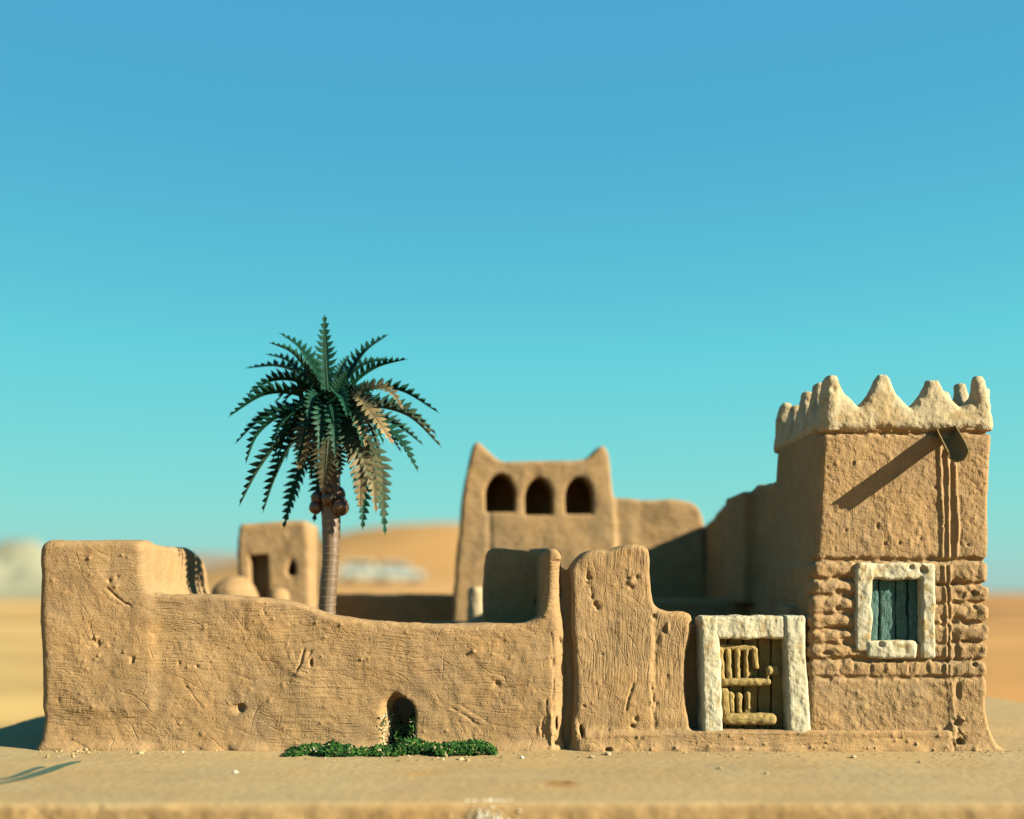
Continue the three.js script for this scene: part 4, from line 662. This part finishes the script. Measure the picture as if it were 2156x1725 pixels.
  frond([[960, 930, .5], [1080, 900, 1.4], [1160, 1010, 1.8], [1190, 1190, 2.0]], .4, { nrm: [.3, .3, 1], fold: .3, dry: .9 });
  frond([[960, 860, .4], [1110, 770, 1.2], [1260, 930, 1.9], [1420, 1170, 2.2]], .5, { nrm: [.35, .5, .8], fold: .25, dry: .85 });
  frond([[930, 860, -.2], [1040, 650, -.4], [1190, 410, -.6], [1375, 270, -.7]], .56, { fold: .6, nrm: [-.5, .5, .7] });
  frond([[950, 880, .2], [1090, 680, .6], [1280, 540, .8], [1530, 470, .9]], .5, { fold: .9 });
  frond([[960, 880, .0], [1180, 730, .1], [1450, 720, .2], [1790, 910, .2]], .46, { fold: .9 });
  frond([[970, 880, .6], [1250, 700, 1.4], [1400, 740, 1.8], [1500, 890, 2.0]], .34, { nrm: [.3, .5, .8], fold: .3, dry: .7 });
  frond([[970, 910, -.2], [1220, 830, -.5], [1500, 880, -.7], [1770, 1090, -.8]], .48, { fold: .85, paleTip: .4 });
  frond([[980, 930, .3], [1230, 860, .8], [1530, 930, 1.1], [1810, 1190, 1.2]], .46, { fold: .8, dry: .35 });
  frond([[980, 970, -.5], [1200, 940, -1.0], [1440, 1010, -1.4], [1660, 1170, -1.6]], .5, { fold: .7 });
  frond([[990, 980, .1], [1230, 960, .2], [1460, 1130, .3], [1620, 1390, .3]], .5, { nrm: [.4, .5, .6], fold: .5 });
  frond([[970, 1010, .2], [1150, 1080, .7], [1300, 1330, 1.0], [1340, 1780, 1.1]], .5, { nrm: [.6, .3, .8], fold: .4, dry: .35 });
  frond([[960, 1030, .3], [1120, 1130, 1.1], [1240, 1400, 1.5], [1275, 1725, 1.6]], .52, { nrm: [.5, .3, .9], fold: .35, dry: .65 });
  frond([[950, 1050, -.1], [1080, 1200, -.3], [1170, 1500, -.4], [1165, 1860, -.4]], .5, { nrm: [.2, .2, 1], fold: .4 });
  frond([[960, 1040, -.4], [1130, 1130, -.8], [1290, 1450, -1.0], [1350, 1910, -1.1]], .5, { nrm: [.5, .2, .9], fold: .4 });
  frond([[880, 1080, -.6], [840, 1300, -1.4], [800, 1600, -1.6], [770, 1800, -1.6]], .5, { nrm: [-.2, .1, -1], fold: .3 });
  frond([[900, 860, -.5], [830, 650, -1.2], [770, 500, -1.9], [730, 420, -2.3]], .5, {});
  frond([[910, 870, -.5], [960, 650, -1.3], [1010, 520, -2.0], [1060, 440, -2.4]], .5, {});
  frond([[900, 920, .5], [930, 800, 1.0], [1000, 640, 1.3], [1040, 560, 1.4]], .4, { nrm: [.2, 0, 1], fold: .3 });
  frond([[900, 950, .6], [985, 900, 1.1], [1030, 860, 1.3], [1100, 840, 1.5]], .34, { nrm: [.2, .4, 1], fold: .3 });
  frond([[910, 1000, .5], [940, 1040, 1.2], [965, 1200, 1.5], [985, 1420, 1.5]], .5, { nrm: [.2, .2, 1], fold: .3, dry: .2 });
  frond([[900, 1010, .3], [820, 1060, .8], [770, 1230, 1.0], [745, 1450, 1.0]], .5, { nrm: [-.3, .2, 1], fold: .3, dry: .15 });
  frond([[920, 960, .5], [1010, 960, 1.1], [1060, 1120, 1.5], [1050, 1330, 1.6]], .5, { nrm: [.3, .3, 1], fold: .35, dry: .1 });
  frond([[860, 940, .4], [700, 880, .9], [540, 960, 1.2], [430, 1150, 1.3]], .5, { fold: .7 });
  frond([[870, 960, -.5], [680, 960, -1.2], [520, 1120, -1.6], [420, 1330, -1.7]], .5, { fold: .7 });
  frond([[950, 930, -.6], [1120, 900, -1.3], [1320, 1010, -1.8], [1480, 1230, -2]], .5, { fold: .7 });
  frond([[930, 840, -.6], [1060, 620, -1.0], [1220, 500, -1.3], [1400, 480, -1.5]], .5, { fold: .6 });
  frond([[870, 830, -.5], [700, 640, -1.2], [540, 480, -1.7], [380, 430, -2]], .5, { fold: .6 });
  frond([[890, 980, .6], [840, 960, 1.2], [760, 1060, 1.5], [600, 1230, 1.7]], .4, { nrm: [-.3, .4, .9], fold: .35, dry: .5 });
}

// ---------------------------------------------------------------- small stuff on the slab
seed = 404;
{ // green scatter along the wall and in the drain hole
  const fl = new THREE.IcosahedronGeometry(1, 0), p = fl.attributes.position; for (let i = 0; i < p.count; i++) { const x = p.getX(i), y = p.getY(i), z = p.getZ(i), k = 1 + .35 * n3(x * 2, y * 2, z * 2); p.setXYZ(i, x * k * 1.25, y * .3 * k + .25 * x * x - .1, z * .62 * k); } fl.computeVertexNormals();
  const prof = [[610, 2], [622, 10], [640, 20], [665, 30], [690, 27], [715, 31], [738, 26], [752, 8], [785, 8], [800, 26], [825, 22], [850, 36], [880, 46], [900, 30], [925, 25], [945, 24], [965, 36], [985, 44], [1005, 45], [1025, 34], [1037, 10], [1045, 2]];
  const put = [], col = [], q = new THREE.Quaternion(), e = new THREE.Euler();
  const add = (x, y, z, s, c) => { e.set(rr(-1.2, 1.2), rr(0, 6.3), rr(-1.2, 1.2)); q.setFromEuler(e); put.push(new THREE.Matrix4().compose(new THREE.Vector3(x * CM, y * CM, z * CM), q.clone(), new THREE.Vector3(s * rr(.7, 1.4), s * rr(.7, 1.2), s * rr(.7, 1.2)).multiplyScalar(CM))); col.push(c); };
  const green = () => { const r = rnd(); return r < .04 ? [.32, .25, .12] : r < .055 ? [.5, .44, .3] : r < .3 ? [.06, .135, .022] : r < .65 ? [.022, .076, .012] : [.010, .044, .010]; };
  for (let k = 0; k < 6500; k++) {
    const px = rr(612, 1043), h = table1(prof, px) * .025 * .58 * (.85 + .3 * n3(px * .06, 1, 8)), z = rr(-.05, 2.3) * (.85 + .15 * n3(px * .03, 2, 2)), fall = Math.sqrt(clamp(1 - ((z - .75) / 1.6) ** 2)), y = h * fall * Math.sqrt(rnd());
    if (rnd() > clamp(h * 5) || fall <= 0) continue; add(PX(px), y + .03, z, rr(.07, .15), green());
  }
  for (let k = 0; k < 420; k++) { const u = rnd(), z = rr(.1, 2.6); add(PX(lerp(829, 868, u)) , rr(0, (.5 + 1.3 * Math.abs(u - .5)) * (1 + .35 * z)), -z, rr(.05, .1), green()); }
  for (let k = 0; k < 110; k++) { const py = rr(1506, 1570), f = rnd(), px = lerp(800, 823, f) + rr(-1, 1); add(PX(px), PY(py), .04 - 1.0 * f, rr(.05, .1), rnd() < .38 ? [.6, .55, .38] : green()); }
  for (let k = 0; k < 90; k++) { const py = rr(1515, 1575), px = rr(862, 872); add(PX(px), PY(py), -rr(0, .6), rr(.045, .08), green()); }
  for (let k = 0; k < 60; k++) { const w = slabAt(rr(640, 1060), rr(1592, 1604)); add(w[0], .03, w[2], rr(.03, .06), rnd() < .35 ? [.6, .52, .36] : green()); }
  const im = new THREE.InstancedMesh(fl, M.flake, put.length); put.forEach((m, i) => { im.setMatrixAt(i, m); im.setColorAt(i, new THREE.Color().setRGB(...col[i])); });
  im.name = 'green_scatter'; im.castShadow = im.receiveShadow = true; im.userData = { kind: 'stuff', label: 'strip of crumbled green model foliage along the wall foot under the drain hole', category: 'ground cover' }; scene.add(im);
}
const chipGeo = (r, s) => { const g = new THREE.IcosahedronGeometry(r * CM, 2), p = g.attributes.position; for (let i = 0; i < p.count; i++) { const x = p.getX(i), y = p.getY(i), z = p.getZ(i), k = 1 + .35 * n3(x / r / CM * 1.4 + s, y / r / CM * 1.4, z / r / CM * 1.4); p.setXYZ(i, x * k * 1.2, y * k * .7, z * k); } g.computeVertexNormals(); return g; };
[[495, 1628, .10, 'pale', 'tiny white stone lying alone on the slab before the long wall'], [1099, 1597, .09, 'pale', 'tiny white stone near the wall foot under the gate post'], [1280, 1590, .16, 'stone', 'largest brown crumb at the foot of the mud pier'], [1246, 1596, .12, 'stone', 'flat brown crumb just before the mud pier'], [970, 1600, .12, 'stone', 'brown crumb beside the right end of the green strip'], [985, 1603, .10, 'stone', 'smaller brown crumb before the right end of the green strip'],
  [1516, 1620, .11, 'stone', 'small brown stone on the slab before the white gate'], [1614, 1630, .09, 'stone', 'small brown stone on the open slab right of the gate'], [1797, 1596, .13, 'stone', 'brown stone on the slab before the watchtower'], [1937, 1606, .08, 'stone', 'tiny brown stone before the right corner of the watchtower'], [295, 1588, .13, 'stone', 'pale crumb at the foot of the corner block'], [385, 1585, .07, 'pale', 'thin white chip at the foot of the long wall']].forEach(([px, py, r, m, label], i) => {
  const w = slabAt(px, py), o = mesh('pebble', chipGeo(r, i * 3.1), M[m], scene); o.position.set(w[0] * CM, r * .35 * CM, w[2] * CM); o.rotation.y = i; tag(o, label, 'pebble', 'stones and crumbs lying on the slab');
});
{ // grit along the wall foot, and white flecks on the slab edge
  const im = new THREE.InstancedMesh(chipGeo(1, 5), M.stone, 520), m = new THREE.Matrix4(), q = new THREE.Quaternion(), e = new THREE.Euler();
  for (let i = 0; i < 520; i++) { const px = i < 300 ? rr(80, 2130) : rnd() < .5 ? rr(80, 200) : rr(1950, 2150), w = slabAt(px, i < 430 ? 1581 + Math.abs(rr(-1, 1)) ** 2 * 16 : rr(1585, 1680)), s = rr(.012, .05) * (i < 430 ? 1 : .7) * (i > 300 && i < 430 && px < 200 && rnd() < .4 ? 2.2 : 1); e.set(rr(0, 6), rr(0, 6), rr(0, 6)); q.setFromEuler(e); m.compose(new THREE.Vector3(w[0] * CM, s * .3 * CM, w[2] * CM), q, new THREE.Vector3(s, s, s)); im.setMatrixAt(i, m); const k = rr(.6, 1.2); im.setColorAt(i, new THREE.Color().setRGB(k, k * .95, k * .85)); }
  im.name = 'grit'; im.castShadow = im.receiveShadow = true; im.userData = { kind: 'stuff', label: 'fine brown grit strewn along the wall foot on the slab', category: 'grit' }; scene.add(im);
  const wf = new THREE.InstancedMesh(chipGeo(1, 8), M.pale, 110);
  for (let i = 0; i < 110; i++) { const main = i < 80, x = (main ? rr(-.9, 1.7) + rr(-.5, .5) : rr(-2.2, 3)) * .55, dep = Math.abs(rr(-1, 1)) * .9, s = rr(.015, .05); e.set(rr(0, 6), rr(0, 6), rr(0, 6)); q.setFromEuler(e); const edge = dep < .25; m.compose(new THREE.Vector3((x + .25) * CM, (edge ? .0 : -.15 - (dep - .25)) * CM, (edge ? 12.9 - dep : 13.22) * CM), q, new THREE.Vector3(s * 1.4, s, s)); wf.setMatrixAt(i, m); wf.setColorAt(i, new THREE.Color().setRGB(1, 1, 1)); }
  wf.name = 'white_flecks'; wf.castShadow = wf.receiveShadow = true; wf.userData = { kind: 'stuff', label: 'spatter of white paint flecks on the front edge of the slab', category: 'paint flecks' }; scene.add(wf);
}
{ // two thin dark green slivers laid flat on the slab
  const blade = (pts, label) => { const pos = [], idx = []; const at = pts.map(([zx, zy, hw]) => [zx * .1003, 1571.3 + zy * .1003, hw]); const c = new THREE.CatmullRomCurve3(at.map(p => new THREE.Vector3(...p))); const n = 40; for (let i = 0; i <= n; i++) { const p = c.getPoint(i / n); for (const s of [-1, 0, 1]) for (const lift of [0, 1]) { const w = slabAt(p.x - s * p.z * .25, p.y + s * p.z); pos.push(w[0] * CM, (.02 + .012 * (1 - s * s) + lift * .03) * CM, w[2] * CM); } }
    for (let i = 0; i < n; i++) { const a = i * 6, b = a + 6; for (const k of [0, 2]) { idx.push(a + k + 1, b + k + 1, a + k + 3, b + k + 1, b + k + 3, a + k + 3); idx.push(a + k, a + k + 2, b + k, b + k, a + k + 2, b + k + 2); } for (const k of [0, 4]) idx.push(a + k, b + k, a + k + 1, b + k, b + k + 1, a + k + 1); }
    const g = new THREE.BufferGeometry(); g.setAttribute('position', new THREE.Float32BufferAttribute(pos, 3)); g.setIndex(idx); g.computeVertexNormals(); tag(mesh('dark_sliver', g, M.sliver, scene), label, 'sliver'); };
  blade([[1700, 335, .4], [1450, 385, 2.6], [1150, 480, 5], [800, 590, 4.6], [500, 680, 3], [200, 755, 1.6], [0, 800, 1.2], [-300, 860, 1]], 'longer flat dark green sliver lying on the slab near the corner block');
  blade([[950, 455, .4], [800, 475, 2], [600, 545, 3.4], [400, 615, 3], [150, 690, 1.4], [0, 710, .9], [-300, 760, .8]], 'shorter flat dark green sliver lying behind the longer one');
}
{ // dry sprigs at both ends of the green strip
  const sprig = (pts, r, label) => { const c = new THREE.CatmullRomCurve3(pts.map(p => new THREE.Vector3(...p).multiplyScalar(CM))); tag(mesh('dry_sprig', new THREE.TubeGeometry(c, 16, r * CM, 6), std('dry stem', [.20, .13, .08]), scene), label, 'twig', 'dry stems at the green strip'); };
  const a = slabAt(598, 1589), b = slabAt(1046, 1586); sprig([[a[0], .03, a[2]], [a[0] + .4, .06, a[2] + .02], [a[0] + .8, .2, a[2]]], .03, 'thin dark stem at the left end of the green strip');
  sprig([[b[0], .05, b[2]], [b[0] - .3, .12, b[2]], [b[0] - .7, .1, b[2] + .1]], .035, 'brown dry stem at the right end of the green strip');
  sprig([[PX(890), PY(1592), .35], [PX(897), PY(1580), .35], [PX(893), PY(1566), .25], [PX(886), PY(1555), .12]], .022, 'curved hair-thin stem standing just right of the drain hole');
}
renderer.render(scene, camera);
